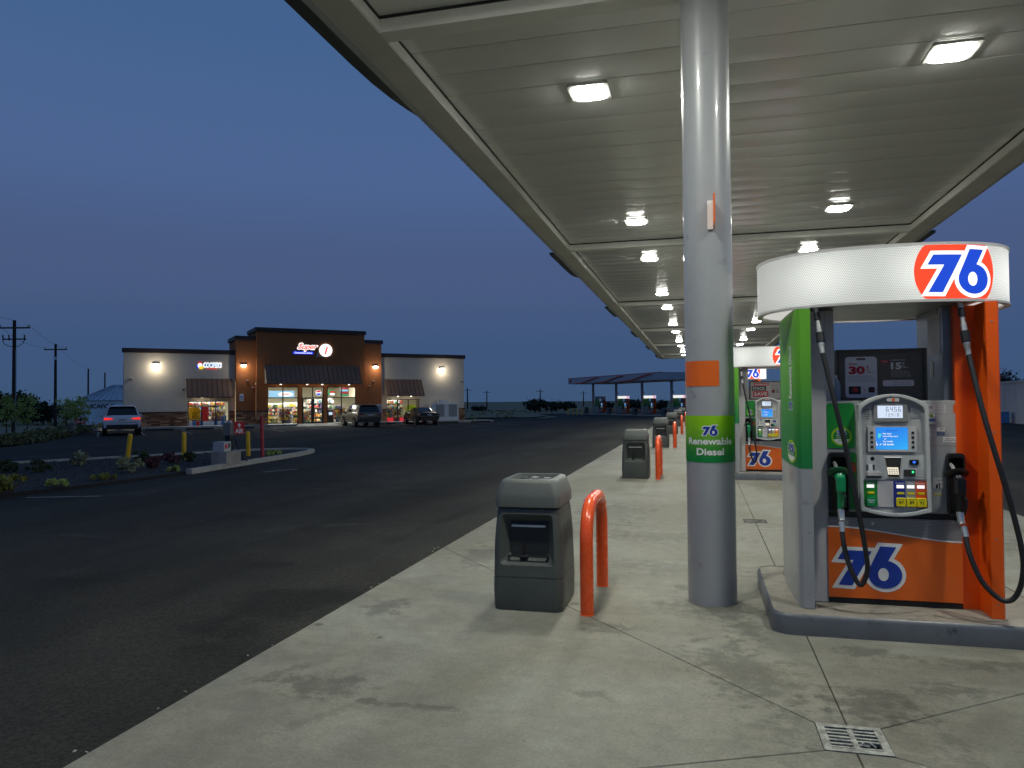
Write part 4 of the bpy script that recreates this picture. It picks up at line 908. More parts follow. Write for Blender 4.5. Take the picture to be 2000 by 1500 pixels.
# blue fluid bottle on the head of the nearest dispenser
bt = thing('washer_bottle', 'clear bluish plastic bottle standing beside the advert board on the nearest pump', 'bottle', (.906, 5.5, 1.6082 + .0))
bt.location = (.908, 5.52, 1.4785)
mat('bottle_plastic', '#9fb4c6', .25); mat('bottle_cap', '#dfe3e6', .4)
obj('body', MB().lathe([(.030, 0), (.033, .01), (.033, .11), (.026, .14), (.012, .16)], 0, 0, 14), 'bottle_plastic', bt, smooth=50)
obj('cap', MB().lathe([(.013, .158), (.013, .178), (.004, .18)], 0, 0, 12), 'bottle_cap', bt, smooth=40)

# ---------------------------------------------------------------- waste bins with windscreen tray
mat('bin_green', '#1d3a34', .6)
def make_bin(label, x, y):
    t = thing('waste_bin', label, 'waste bin', (x, y, 0), 0, 'grey islander bins', org=(0, 0, 0))
    def R(hx, hy, z, r=.06, dy=0.):
        return [(p[0], p[1] + dy, z) for p in rrect(-hx, hx, -hy, hy, r, 5)]
    prof = [(.246, .288, 0), (.252, .294, .03), (.255, .298, .16), (.2545, .2975, .235), (.25, .2935, .2355), (.25, .2935, .2425), (.2535, .297, .243), (.247, .29, .50), (.236, .276, .66), (.229, .266, .722), (.205, .24, .728)]
    body = obj('body', MB().loft([R(a, b, z) for a, b, z in prof]), 'bin_plastic', t, smooth=38)
    cut = MB().loft([[(p[0], yy, p[1]) for p in rrect(-w_, w_, zb, zt, .03, 4)] for yy, w_, zb, zt in ((-.36, .225, .30, .72), (-.289, .196, .325, .70), (-.20, .145, .385, .63))])
    co = obj('cutter', cut, None, t)
    md = body.modifiers.new('b', 'BOOLEAN'); md.object = co; md.solver = 'EXACT'; md.operation = 'DIFFERENCE'
    bpy.context.view_layer.update(); dg = bpy.context.evaluated_depsgraph_get(); me = bpy.data.meshes.new_from_object(body.evaluated_get(dg)); body.modifiers.clear(); body.data = me
    me.materials.clear(); me.materials.append(MATS['bin_plastic']); bpy.data.objects.remove(co)
    for p in me.polygons: p.use_smooth = True
    me.set_sharp_from_angle(angle=rad(38))
    obj('recess_back', MB().box(-.148, .148, -.2035, -.2005, .385, .628), 'bin_dark', t)
    obj('towel_slot', MB().box(-.125, .125, -.232, -.206, .588, .602), 'print_white', t)
    obj('tray', MB().ring(rrect(-.150, .150, -.272, -.206, .012, 2), rrect(-.132, .132, -.262, -.216, .01, 2), .378, .386, 'z'), 'bin_dark', t)
    sq = obj('squeegee', MB().tube([(-.028, -.245, .372), (-.034, -.242, .49)], .0095, 8), 'black_plastic', t, smooth=50)
    obj('squeegee_head', MB().box(-.06, .0, -.262, -.238, .368, .386), 'bin_dark', sq)
    for sg in (-1, 1): obj('side_seam', MB().add([(sg*.2515, -.16, .243), (sg*.2515, -.154, .243), (sg*.2325, -.142, .72), (sg*.2325, -.147, .72)], [(0, 1, 2, 3)]), 'seam', t)
    lid = [(.228, .272, .732), (.238, .284, .737), (.238, .284, .80), (.233, .278, .825), (.208, .252, .905), (.196, .240, .925), (.183, .226, .932)]
    op = [(p[0], p[1], .932) for p in rrect(-.158, .158, -.195, .195, .03, 5)]; dn = [(p[0]*.93, p[1]*.93, .885) for p in op]
    obj('lid', MB().loft([R(a, b, z, .05) for a, b, z in lid] + [op, dn], True, True), 'bin_lid', t, smooth=40)
    obj('lid_insert', MB().box(-.125, .125, -.15, .13, .886, .905), 'bin_dark', t)
    obj('litter', MB().box(-.10, -.055, -.142, -.09, .906, .916).box(.03, .085, -.10, -.03, .906, .912).box(-.03, .02, .02, .09, .906, .92).box(.06, .11, .03, .1, .906, .914), 'print_grey', t); obj('litter_dark', MB().box(-.05, .01, -.12, -.04, .9055, .915).box(-.11, -.06, .0, .08, .9055, .918), 'bin_green', t)
    return t
bins = []
for i, c in enumerate(COLS):
    lab = f'grey plastic waste bin with open lid, {ORD[i]} along the apron edge'
    pos = (-1.215, c - .275 - (.24 if i else 0), 0)
    bins.append(make_bin(lab, pos[0], pos[1]) if i == 0 else dup(bins[0], pos, 0, lab))
# ---------------------------------------------------------------- orange hoop guards
def make_hoop(label, y):
    t = thing('hoop_guard', label, 'hoop guard', (-.787, y, 0), 0, 'orange hoop guards', org=(0, 0, 0))
    r = .047; h = .76; R_ = .27; y0_, y1_ = -.42, .42
    P = [(0, y0_, 0)] + [(0, y0_, z) for z in (.2, .4, h - R_)] + [(0, y0_ + R_ - R_*math.cos(rad(a)), h - R_ + R_*math.sin(rad(a))) for a in (15, 30, 45, 60, 75, 90)]
    P += [(0, y1_ - R_ + R_*math.sin(rad(a)), h - R_ + R_*math.cos(rad(a))) for a in (0, 15, 30, 45, 60, 75, 90)] + [(0, y1_, z) for z in (.4, .2, 0)]
    obj('pipe', MB().tube(P, r, 20), 'orange_paint', t, smooth=60)
    for yy in (y0_, y1_): obj('collar', MB().lathe([(r + .004, 0), (r + .003, .004), (r, .005)], 0, yy, 20, False), 'orange_paint', t)
    return t
hoops = []
for i, c in enumerate(COLS):
    lab = f'orange steel hoop guard beside the {ORD[i]} grey waste bin'
    y = c - .13 - (.30 if i else 0)
    hoops.append(make_hoop(lab, y) if i == 0 else dup(hoops[0], (-.787, y, 0), 0, lab))
# ---------------------------------------------------------------- convenience store (local x along the front, y inwards)
SO = (-33.87, 37.85, 0); SR = rad(43)
def S(x, y, z=0.): return (SO[0] + x*math.cos(SR) - y*math.sin(SR), SO[1] + x*math.sin(SR) + y*math.cos(SR), z)
mat('stucco_light', '#d8cab4', .9, noise=(.7, .05), bump=(30, .25)); mat('stucco_brown', '#a86638', .9, noise=(.7, .06), bump=(30, .25))
mat('parapet_cap', '#3a2d28', .5); mat('awning_metal', '#8a6448', .45, noise=(1, .06)); mat('awning_rib', '#70523c', .45); mat('store_frame', '#15120f', .4); mat('awning_side', '#b8ad98', .7)
mat('store_inside', '#e2dac0', .8); mat('store_floor', '#8d8a80', .35); mat('shelf_dark', '#5a5a58', .6); mat('shelf_white', '#cfcfcb', .5)
mat('stone_ledge', '#4a3a30', .8); mat('mortar', '#5a4a3e', 1.)
glow('troffer', (1, .97, .86), 5.); glow('wall_pack', (1, .98, .88), 16.); glow('downlight', (1, .95, .8), 8.)
glass_mat('store_glass')
store = thing('convenience_store', 'tan and brown stucco convenience store with dark cornices and metal awnings', 'store', SO, SR)
def wall(name, x0, x1, y0, y1, zt, opens, m):
    """front wall in pieces round its openings (x0, x1, top)"""
    b = MB(); x = x0
    for (a, c, h) in opens:
        b.box(x, a, y0, y1, 0, zt); b.box(a, c, y0, y1, h, zt); x = c
    b.box(x, x1, y0, y1, 0, zt); return obj(name, b, m, store)
LW = [(3.58, 6.04, 1.65)]; RW = [(16.64, 19.14, 1.69)]; CW = [(8.27, 10.26, 2.56), (10.48, 11.94, 2.56), (12.17, 14.17, 2.56)]
wall('front_wall', 0, 6.4, 0, .25, 4.65, LW, 'stucco_light'); wall('front_wall', 16.1, 22.74, 0, .25, 4.70, RW, 'stucco_light')
wall('tower_wall', 7.6, 14.78, -.8, -.55, 6.14, CW, 'stucco_brown')
for a, b in ((6.4, 7.599), (14.781, 16.1)): wall('shoulder_wall', a, b, -.5, -.25, 5.57, [], 'stucco_brown')
obj('side_wall', MB().box(.32, .5, .2505, 14, 0, 4.65), 'stucco_light', store); obj('side_wall', MB().box(22.49, 22.74, .2505, 14, 0, 4.7), 'stucco_light', store)
obj('back_wall', MB().box(.2505, 22.489, 13.75, 14, 0, 4.65), 'stucco_light', store)
for a, b, z in ((6.4, 6.6, 5.57), (15.9, 16.1, 5.57)): obj('tower_return', MB().box(a, b, -.2495, 2.5, 2.95, z), 'stucco_brown', store)
for a, b in ((7.6, 7.8), (14.58, 14.78)): obj('tower_return', MB().box(a, b, -.5495, 2.5, 2.95, 6.14), 'stucco_brown', store)
for a, b, y, z in ((-.1, 6.395, -.1, 4.655), (16.105, 22.84, -.1, 4.705), (6.3, 7.595, -.6, 5.575), (14.785, 16.2, -.6, 5.575), (7.5, 14.88, -.9, 6.145)):
    obj('cornice', MB().box(a, b, y, y + (.45 if y > -.2 else 3.2), z, z + .27), 'parapet_cap', store, bevel=.02, seg=1)
for a, b in ((.30, .6), (22.39, 22.84)): obj('cornice', MB().box(a, b, .352, 14.1, 4.656, 4.926), 'parapet_cap', store)
obj('roof', MB().box(.26, 22.48, .26, 13.74, 3.9, 4.0), 'parapet_cap', store)
def stone_material():
    m = mat('stone_veneer', '#8d6446', .9); n, l, bs = nodes(m); g = n.new('ShaderNodeNewGeometry'); x = n.new('ShaderNodeValToRGB'); e = x.color_ramp
    e.elements[0].color = (*lin('#5a3f2e'), 1); e.elements[1].color = (*lin('#c49a70'), 1); e.elements.new(.4).color = (*lin('#8a5c3c'), 1); e.elements.new(.7).color = (*lin('#a8785a'), 1)
    l.new(g.outputs['Random Per Island'], x.inputs[0]); l.new(x.outputs[0], bs.inputs['Base Color'])
stone_material()
# ledgestone wainscot
rs = random.Random(3); sv = MB()
def stones(x0, x1, y, z1=.94):
    z = 0.
    while z < z1 - .02:
        h = min(rs.uniform(.07, .125), z1 - z); x = x0
        while x < x1 - .01:
            w_ = min(rs.uniform(.18, .55), x1 - x); d = rs.uniform(.02, .075)
            sv.box(x + .004, x + w_ - .004, y - d, y - .001, z + .004, z + h - .004); x += w_
        z += h
stones(-.03, 3.55, 0); stones(6.06, 6.39, 0); stones(6.36, 7.6, -.5); stones(7.6, 8.24, -.8); stones(14.2, 14.8, -.8); stones(14.79, 16.12, -.5); stones(16.13, 16.61, 0); stones(19.17, 22.77, 0)
tag(obj('stone_veneer', sv, 'stone_veneer', store), kind='stuff')
for a, b, y in ((-.06, 3.56, 0), (6.06, 6.34, 0), (6.345, 7.54, -.5), (7.545, 8.25, -.8), (14.19, 14.83, -.8), (14.835, 16.13, -.5), (16.135, 16.62, 0), (19.16, 22.8, 0)):
    obj('stone_ledge', MB().box(a, b, y - .11, y - .002, .945, 1.0), 'stone_ledge', store)
# glazing
def glazing(x0, x1, z1, y, verts, horiz, door=False):
    wi = obj('window', MB().ring([(x0, .01), (x1, .01), (x1, z1), (x0, z1)], [(x0+.05, .06), (x1-.05, .06), (x1-.05, z1-.05), (x0+.05, z1-.05)], y + .02, y + .12, 'y'), 'store_frame', store)
    xs = [x0 + .05] + verts + [x1 - .05]
    for v in verts: obj('mullion', MB().box(v - .03, v + .03, y + .025, y + .115, .061, z1 - .051), 'store_frame', wi)
    for h in horiz: obj('transom', MB().box(x0 + .051, x1 - .051, y + .03, y + .11, h - .03, h + .03), 'store_frame', wi)
    zs = [.06] + horiz + [z1 - .05]
    for a, b in zip(xs, xs[1:]):
        for c, d in zip(zs, zs[1:]):
            obj('pane', MB().add([(a, y + .07, c), (b, y + .07, c), (b, y + .07, d), (a, y + .07, d)], [(0, 1, 2, 3)]), 'store_glass', wi, norm=False)
    return wi
glazing(3.58, 6.04, 1.65, 0, [4.41, 5.23], []); glazing(16.64, 19.14, 1.69, 0, [17.5, 18.3], [])
glazing(8.27, 10.26, 2.56, -.8, [9.27], [1.83]); glazing(12.17, 14.17, 2.56, -.8, [13.17], [1.83])
dw = glazing(10.48, 11.94, 2.56, -.8, [11.21], [1.82])
for a, b in ((10.54, 11.17), (11.25, 11.88)):
    dl_ = obj('door_leaf', MB().ring([(a, .07), (b, .07), (b, 1.78), (a, 1.78)], [(a+.06, .19), (b-.06, .19), (b-.06, 1.71), (a+.06, 1.71)], -.765, -.735, 'y'), 'store_frame', dw)
    hx = b - .1 if a < 11 else a + .1
    obj('door_handle', MB().tube([(hx, -.8, .75), (hx, -.8, 1.15)], .015, 8), 'chrome', dw)
# awnings of standing-seam metal
def awning(x0, x1, y, zt, zb, out, n, fl=.22):
    m = obj('awning', MB().add([(x0, y - .03, zt), (x1, y - .03, zt), (x1, y - out, zb), (x0, y - out, zb), (x0, y - .03, zt - .03), (x1, y - .03, zt - .03), (x1, y - out + .02, zb - .02), (x0, y - out + .02, zb - .02)],
                               [(0, 1, 2, 3), (7, 6, 5, 4), (0, 4, 5, 1), (3, 2, 6, 7), (0, 3, 7, 4), (1, 5, 6, 2)]), 'awning_metal', store)
    for x in (x0, x1):
        obj('awning_end', MB().prism([(y - .002, zt - .03), (y - out + .03, zb - .015), (y - .002, zb - .015)], x - .012, x + .012, 'x'), 'awning_side', m)
    dx = (x1 - x0) / n
    L = math.hypot(out, zt - zb)
    for k in range(n + 1):
        x = x0 + dx*k; a = Vector((x, y - .03, zt + .002)); b = Vector((x, y - out, zb + .002)); d_ = (b - a); nn = Vector((0, -(zt-zb), -out)).normalized() * -1
        nn = Vector((0, -(zt - zb), out - .03)).normalized()
        u = Vector((.012, 0, 0)); q = [a-u, a+u, b+u, b-u]; 
        obj('seam_rib', MB().add([tuple(p) for p in q] + [tuple(p + nn*.03) for p in q], [(0, 3, 2, 1), (4, 5, 6, 7), (0, 1, 5, 4), (1, 2, 6, 5), (2, 3, 7, 6), (3, 0, 4, 7)]), 'awning_rib', m)
    obj('fascia_lip', MB().box(x0, x1, y - out - .012, y - out + .0, zb - .06, zb + .0), 'awning_rib', m)
awning(3.48, 6.19, 0, 3.08, 1.92, .72, 9); awning(16.48, 19.26, 0, 3.12, 1.96, .72, 9); awning(8.12, 14.34, -.8, 3.98, 2.77, .8, 20)
# interior shell
obj('inner_floor', MB().box(.3, 22.4, -.5, 9.0, .0, .03), 'store_floor', store)
obj('inner_back_wall', MB().box(.3, 22.4, 8.9, 9.0, .031, 2.9), 'store_inside', store)
for x in (7.2, 15.2): obj('inner_partition', MB().box(x, x + .1, -.2, 8.9, 1.9, 2.9), 'store_inside', store)
ic = obj('inner_ceiling', MB().box(.3, 22.4, .3, 9.0, 2.9, 2.96), 'store_inside', store)
ic2 = obj('inner_soffit', MB().box(7.7, 14.7, -.52, .299, 2.9, 2.96), 'store_inside', store)
for x in (2, 4.9, 8.6, 11.2, 13.6, 17.6, 20):
    for y in (1.6, 4.6, 7.2): obj('troffer', MB().box(x - .55, x + .55, y - .18, y + .18, 2.885, 2.899), 'troffer', ic)
def store_lamp(x, y, z, e, size=1.2, col=(1, .97, .88)): return lamp('room_light', 'AREA', (x, y, z), e, store, col, size)
for x in (4.9, 9.2, 11.2, 13.4, 17.8): store_lamp(x, 2.6, 2.87, 190.)
for x in (9.2, 11.2, 13.4): store_lamp(x, .4, 2.87, 50., .5)
# sidewalk, kerb, stalls
def in_store(name, mb, m, label=None, cat=None, group=None, kind=None, rz=SR):
    o = obj(name, mb, m); o.location = SO; o.rotation_euler = (0, 0, rz); return tag(o, label, cat, group, kind)
in_store('store_sidewalk', MB().box(-2.0, 24.4, -1.40, -.001, -.02, .10), 'sidewalk', kind='structure')
in_store('store_kerb', MB().box(-2.02, 24.42, -1.555, -1.402, -.03, .104), 'kerb_concrete', kind='structure')
for k, s_ in enumerate((-1.3, .72, 2.85, 5.0, 7.35, 9.9, 12.2, 14.6, 16.9, 19.3, 21.7)):
    in_store('stall_line', MB().box(s_ - .045, s_ + .045, -10.4, -4.4, -.027, -.025), 'line_white', kind='structure')
in_store('ramp', MB().loft([[(10.1, -1.56, -.027), (12.4, -1.56, -.027), (12.4, -1.56, .10), (10.1, -1.56, .10)], [(9.7, -2.5, -.028), (12.8, -2.5, -.028), (12.8, -2.5, -.024), (9.7, -2.5, -.024)]]), 'sidewalk', kind='structure')
mat('stop_rubber', '#161616', .7); 
for k, s_ in enumerate((1.78, 3.92, 6.2, 15.75, 18.2, 20.4, 23.0)):
    t = thing('wheel_stop', f'black rubber wheel stop in front of the store kerb, {ORD[k]} from the silo end', 'wheel stop', S(s_, -3.6 if s_ < 12 else -2.3, -.029), SR, 'rubber wheel stops')
    obj('body', MB().prism([(-.075, 0), (.075, 0), (.05, .095), (-.05, .095)], -.75, .75, 'x'), 'stop_rubber', t)
    for q in (-.5, 0, .5): obj('stripe', MB().box(q - .08, q + .08, -.051, .051, .0952, .097), 'yellow_paint', t)
# signs on the store
def sthing(name, label, cat, x, y, z, group=None, extra=0.): return thing(name, label, cat, S(x, y, z), SR + extra, group)
glow('neon_white', (1, 1, 1), 1.5); glow('neon_orange', lin('#e8502a'), 1.1); glow('neon_blue', lin('#1838d8'), 1.2); glow('neon_red', lin('#e0242c'), 1.1); glow('neon_yellow', lin('#f4d21a'), 1.1); glow('neon_cyan', lin('#3f9ae8'), 1.0)
f0 = lambda yy: (lambda u, v: (u, yy, v))
def lit_panel(t, name, poly, y0, y1, m): return obj(name, MB().prism(poly, y0, y1, 'y'), m, t)
t = sthing('store_name_sign', 'lit Super 1 sign in orange and white script on the brown tower', 'sign', 11.2, -.802, 5.0)
decal('letter_outline', shift(text_geo('Super', .60, .07, .35, .88, w=1.42), -.33, .19), f0(-.06), 'neon_white', t); decal('letter_fill', shift(text_geo('Super', .50, .02, .35, .93, w=1.30), -.33, .19), f0(-.064), 'neon_orange', t)
obj('letter_backing', MB().box(-1.0, .32, -.05, 0, -.02, .36), 'stucco_brown', t)
br = lit_panel(t, 'name_bar', rrect(-1.30, .06, -.275, -.09, .08), -.05, 0, 'neon_blue')
decal('lettering', shift(text_geo('Convenience Store', .10, .012, .25, w=1.15), -.62, -.185), f0(-.053), 'neon_white', br)
dk = lit_panel(t, 'number_disc', ell(.88, .02, .43, .43, 36), -.07, 0, 'neon_white'); decal('number', shift(text_geo('1', .5, .035, .3), .90, .0), f0(-.073), 'neon_orange', dk)
obj('tail', MB().prism([(.2, -.45), (1.35, -.38), (1.35, -.33), (.34, -.38), (.46, -.02), (.38, -.02)], -.04, 0, 'y'), 'pump_grey', t)
t = sthing('chicken_sign', "lit Cooper's sign with rooster emblem on the tan wall beside the brown tower", 'sign', 4.85, -.002, 3.9)
decal('letter_outline', shift(text_geo("COOPER'S", .34, .06, .1, .95, w=1.10), .18, .05), f0(-.05), 'neon_white', t); decal('letter_fill', shift(text_geo("COOPER'S", .24, .01, .1, 1., w=1.0), .18, .05), f0(-.054), 'neon_cyan', t)
decal('caption', shift(text_geo('CHICKEN', .10, .02, .05, w=.6), .15, -.18), f0(-.05), 'neon_red', t)
obj('letter_backing', MB().box(-.36, .7, -.045, 0, -.06, .16), 'pump_light', t)
for nm, c, m in (('emblem_tail', ell(-.66, -.05, .09, .14), 'neon_blue'), ('emblem_head', ell(-.56, .0, .13, .16), 'neon_white'), ('emblem_comb', ell(-.56, .17, .12, .07), 'neon_red'), ('emblem_beak', ell(-.50, -.12, .14, .09), 'neon_yellow')):
    lit_panel(t, nm, c, -.03 - .012*('tail comb head beak'.split().index(nm[7:])), 0, m)
# wall packs and their light
def wall_pack(x, y, z, label, e=34.):
    t = sthing('wall_light', label, 'wall light', x, y, z, 'lit wall lights on the store')
    obj('housing', MB().prism(rrect(-.16, .16, .0, .045, .015), -.18, 0, 'y'), 'fixture_white', t, bevel=.02)
    obj('lens', MB().prism(rrect(-.15, .15, -.11, -.002, .04), -.18, -.015, 'y'), 'wall_pack', t, bevel=.03)
    lamp('light', 'POINT', (0, -.55, -.25), e, t, (1, .93, .78), .08)
wall_pack(1.77, -.001, 3.95, 'lit wall light on the tan wall above the white car')
wall_pack(6.84, -.501, 3.96, 'lit wall light on the brown shoulder above the notice', 22.); wall_pack(15.64, -.501, 4.0, 'lit wall light on the brown shoulder above the silver car', 22.)
wall_pack(20.9, -.001, 3.95, 'lit wall light on the tan wall above the ice merchandiser')
for k, (x, y, z) in enumerate(((4.35, -.5, 1.88), (9.0, -1.4, 2.70), (10.7, -1.4, 2.70), (11.7, -1.4, 2.70), (13.5, -1.4, 2.70), (17.3, -.55, 1.90), (18.3, -.55, 1.90))):
    t = sthing('soffit_light', f'small round lit soffit light under the awnings, {ORD[k]} from the silo end', 'light', x, y, z, 'soffit lights under the awnings')
    obj('can', MB().lathe([(.07, .0), (.07, .05)], 0, 0, 12), 'fixture_white', t); obj('bulb', MB().lathe([(.05, -.02), (.06, -.002)], 0, 0, 12), 'downlight', t)
    lamp('light', 'POINT', (0, 0, -.08), 4., t, (1, .9, .7), .04)
for k, (x, y, z) in enumerate(((.38, 0, 3.05), (3.31, 0, 2.44), (7.08, -.5, 2.95), (7.4, -.5, 2.5), (15.5, -.5, 2.95), (15.2, -.5, 2.6), (22.45, 0, 3.05))):
    t = sthing('security_camera', f'small white security camera on the store front, {ORD[k]} from the silo end', 'camera', x, y - .003, z, 'cameras on the store front')
    obj('mount', MB().box(-.04, .04, -.05, 0, -.03, .05), 'fixture_white', t); obj('dome', MB().lathe([(.05, -.02), (.062, -.05), (.045, -.10), (.01, -.115)], 0, -.10, 12), 'bin_dark', t, smooth=50); obj('arm', MB().box(-.02, .02, -.13, -.051, -.02, .02), 'fixture_white', t)
t = sthing('wall_notice', 'blue and white notice on the brown wall beside the store windows', 'notice', 6.72, -.503, 1.87)
obj('board', MB().box(-.125, .125, -.02, 0, -.235, .235), 'print_white', t); decal('emblem', poly_geo(ell(0, .02, .06, .08)), f0(-.0215), 'sticker_blue', t); decal('text_line', poly_geo([(-.08, -.16), (.08, -.16), (.08, -.12), (-.08, -.12)]), f0(-.0215), 'print_grey', t)
# ice merchandiser and cabinet
t = sthing('ice_merchandiser', 'white outdoor ice merchandiser with two grey doors against the tan wall', 'ice merchandiser', 20.84, -.02, .10)
obj('body', MB().box(-1.1, 1.1, -.75, 0, .0, 1.26), 'fixture_white', t, bevel=.02)
for a in (-.72, .30): obj('door', MB().box(a, a + .66, -.775, -.752, .28, 1.17), 'print_grey', t, bevel=.01)
obj('compressor', MB().box(-.38, .28, -.6, -.1, 1.261, 1.5), 'fixture_white', t, bevel=.02)
t = sthing('propane_cabinet', 'white steel cabinet by the brown shoulder behind the silver car', 'cabinet', 15.45, -.61, .10)
obj('body', MB().box(-.46, .46, -.55, 0, 0, 1.24), 'fixture_white', t, bevel=.02); obj('door', MB().box(-.40, .40, -.57, -.552, .1, 1.15), 'print_grey', t)
# goods inside, seen through the glass
GC = ['#a83c34', '#c8a83c', '#3f6a9c', '#d8d4c4', '#4a7a48', '#c07a3c', '#5a4a76', '#f0e8d0', '#2a2c30', '#7a3038', '#b8c4cc', '#e4e0d4']
for i, c in enumerate(GC): mat(f'goods{i}', c, .5)
def goods(bx, cols): return bx
def shelf_unit(x, y, w_, h, label, rows=4, dep=.45, seed=0):
    t = sthing('shelf_unit', label, 'shelf', x, y, .032, 'shelves inside the store'); r = random.Random(seed)
    obj('back', MB().box(-w_/2, w_/2, dep*.45, dep*.5, 0, h), 'shelf_white', t)
    for k in range(rows):
        z = .08 + (h - .15) * k / rows
        sh = obj('shelf', MB().box(-w_/2, w_/2, -dep/2, dep*.44, z, z + .03), 'shelf_dark', t)
        for ci in r.sample(range(len(GC)), 6):
            b = MB(); xx = -w_/2 + .02 + r.random()*.1
            while xx < w_/2 - .1:
                gw = r.uniform(.06, .13)
                if r.random() < .34: b.box(xx, xx + gw, -dep/2 + .02 + ci*.003, dep*.3, z + .031, z + .03 + min(r.uniform(.10, .22), (h - .15)/rows - .05))
                xx += gw + .02
            if b.v: tag(obj('goods', b, f'goods{ci}', sh), kind='stuff')
    return t
def place(name, label, cat, x, y, z, parts, group=None):
    t = sthing(name, label, cat, x, y, z, group)
    for nm, mb, m in parts: obj(nm, mb, m, t)
    return t
SHELVES = [(5.6, 1.6, .85, 1.1, 'shelf of goods behind the right of the left wing window'), (4.9, 3.4, 2.6, 1.7, 'long wall shelf at the back behind the left wing window'), (9.75, .9, .8, 1.15, 'shelf of snacks close behind the window left of the doors'), (9.2, 2.9, 1.9, 1.45, 'deeper shelf of groceries behind the window left of the doors'),
        (10.85, 2.2, .62, 1.0, 'low shelf of chips seen through the left door'), (11.6, 2.2, .62, 1.0, 'low shelf of chips seen through the right door'), (11.2, 4.6, 1.7, 1.5, 'tall shelf at the back behind the doors'), (13.6, 1.3, .9, 1.3, 'shelf of goods behind the window right of the doors'), (13.0, 4.2, 1.9, 1.8, 'tall back shelf behind the window right of the doors'),
        (17.05, 1.2, .75, 1.15, 'shelf of goods behind the left pane of the right wing window'), (17.95, 1.5, .8, 1.2, 'shelf of goods behind the middle of the right wing window'), (17.8, 3.6, 2.6, 1.7, 'long wall shelf at the back behind the right wing window')]
for k, (x, y, w_, h, lb) in enumerate(SHELVES):
    shelf_unit(x, y, w_, h, lb, rows=5, seed=k + 11)
place('red_cooler', 'tall red drinks cooler behind the left wing window', 'cooler', 4.72, .95, .032, [('body', MB().box(-.2, .2, 0, .5, 0, 1.45), 'print_red'), ('header', MB().box(-.2, .2, -.012, -.002, 1.28, 1.43), 'shelf_white'), ('foot', MB().box(-.18, .18, -.008, -.002, .02, .09), 'shelf_dark')])
mat('cloth_yellow', '#e6b410', .8); mat('cloth_lime', '#c6e61a', .8); 
def garment_rack(x, y, m, label, n=6):
    t = sthing('garment_rack', label, 'garment rack', x, y, .032)
    obj('rail', MB().tube([(-.3, 0, 0), (-.3, 0, 1.25), (.3, 0, 1.25), (.3, 0, 0)], .015, 6), 'chrome', t)
    for k in range(n):
        q = -.24 + .48*k/(n-1); obj('garment', MB().prism([(-.16, .45), (.16, .45), (.15, .95), (.22, .85), (.24, 1.0), (.06, 1.22), (-.06, 1.22), (-.24, 1.0), (-.22, .85), (-.15, .95)], q - .02, q + .02, 'x').xf(Matrix.Translation((q, 0, 0)) @ Matrix.Rotation(rad(70), 4, 'Z') @ Matrix.Translation((-q, 0, 0))), m, t)
garment_rack(4.0, .8, 'cloth_yellow', 'rack of yellow jackets behind the left wing window'); garment_rack(18.85, .9, 'cloth_lime', 'rack of lime high-visibility vests behind the right wing window')
wp = place('water_stack', 'stack of blue water bottles behind the left wing window', 'water bottles', 5.78, .7, .032, [('crate', MB().box(-.2, .2, -.15, .15, 0, .08), 'shelf_dark')])
for r_ in range(3):
    for c_ in range(3): obj('bottle', MB().lathe([(.055, 0), (.06, .02), (.06, .15), (.03, .19)], -.13 + .13*c_, 0, 8).xf(Matrix.Translation((0, 0, .085 + .2*r_))), 'goods2', wp)
dk_ = place('checkout_counter', 'wood fronted checkout counter inside behind the doors', 'counter', 10.9, 6.2, .032, [('front', MB().box(-1.2, 1.2, 0, .6, 0, 1.0), 'goods5'), ('top', MB().box(-1.25, 1.25, -.05, .65, 1.001, 1.05), 'shelf_white')])
place('cash_machine', 'black cash machine behind the window right of the doors', 'cash machine', 12.7, .3, .032, [('body', MB().box(-.2, .2, 0, .5, 0, .95), 'black_plastic'), ('screen', MB().box(-.12, .12, -.01, -.001, .6, .8), 'lcd_glow')])
def inside_sign(x, y, z, label, poly, m, texts=(), extra=()):
    t = sthing('window_sign', label, 'sign', x, y, z, None); obj('face', MB().prism(poly, -.02, .02, 'y'), m, t)
    for (s_, dx, dz, w_, h_, mm) in texts: decal('lettering', shift(text_geo(s_, h_, .03, w=w_), dx, dz), f0(-.023), mm, t)
    for (nm, pl, mm) in extra: decal(nm, poly_geo(pl), f0(-.0215), mm, t)
glow('panel_blue', lin('#5a9ae0'), 1.1); glow('panel_cyan', lin('#9fd4f4'), 1.0); glow('panel_red', lin('#c82838'), .9); glow('panel_green', lin('#38a868'), 1.0); glow('panel_white', (1, 1, 1), 1.1)
inside_sign(9.65, 1.0, 2.08, 'long blue lit banner inside the window left of the doors', rrect(-.95, .75, -.22, .24, .03), 'panel_cyan', (), (('burst', ell(.15, .0, .5, .15), 'neon_white'), ('burst_core', ell(.15, 0, .32, .08), 'neon_orange')))
inside_sign(11.75, -.2, 2.16, 'round red white and blue lit disc sign above the right door', ell(0, 0, .2, .2, 24), 'panel_white', (), (('cap_red', ell(0, 0, .17, .17, 14, 15, 165), 'neon_red'), ('cap_blue', ell(0, 0, .17, .17, 14, 195, 345), 'neon_blue')))
inside_sign(12.6, -.3, 2.18, 'green and red lit oval sign inside the window right of the doors', rrect(-.24, .24, -.17, .17, .08), 'panel_green', (), (('band', rrect(-.14, .24, -.02, .10, .02), 'neon_red'), ('foot', ell(.06, -.12, .18, .08), 'neon_white')))
inside_sign(13.75, .6, 2.25, 'stacked red and green lit menu board inside the window right of the doors', rrect(-.32, .32, -.32, .32, .02), 'shelf_dark', (), tuple((f'menu_strip', rrect(-.28, .28, -.30 + .16*k, -.18 + .16*k, .01), m_) for k, m_ in enumerate(('panel_green', 'panel_red', 'panel_cyan', 'panel_red'))))
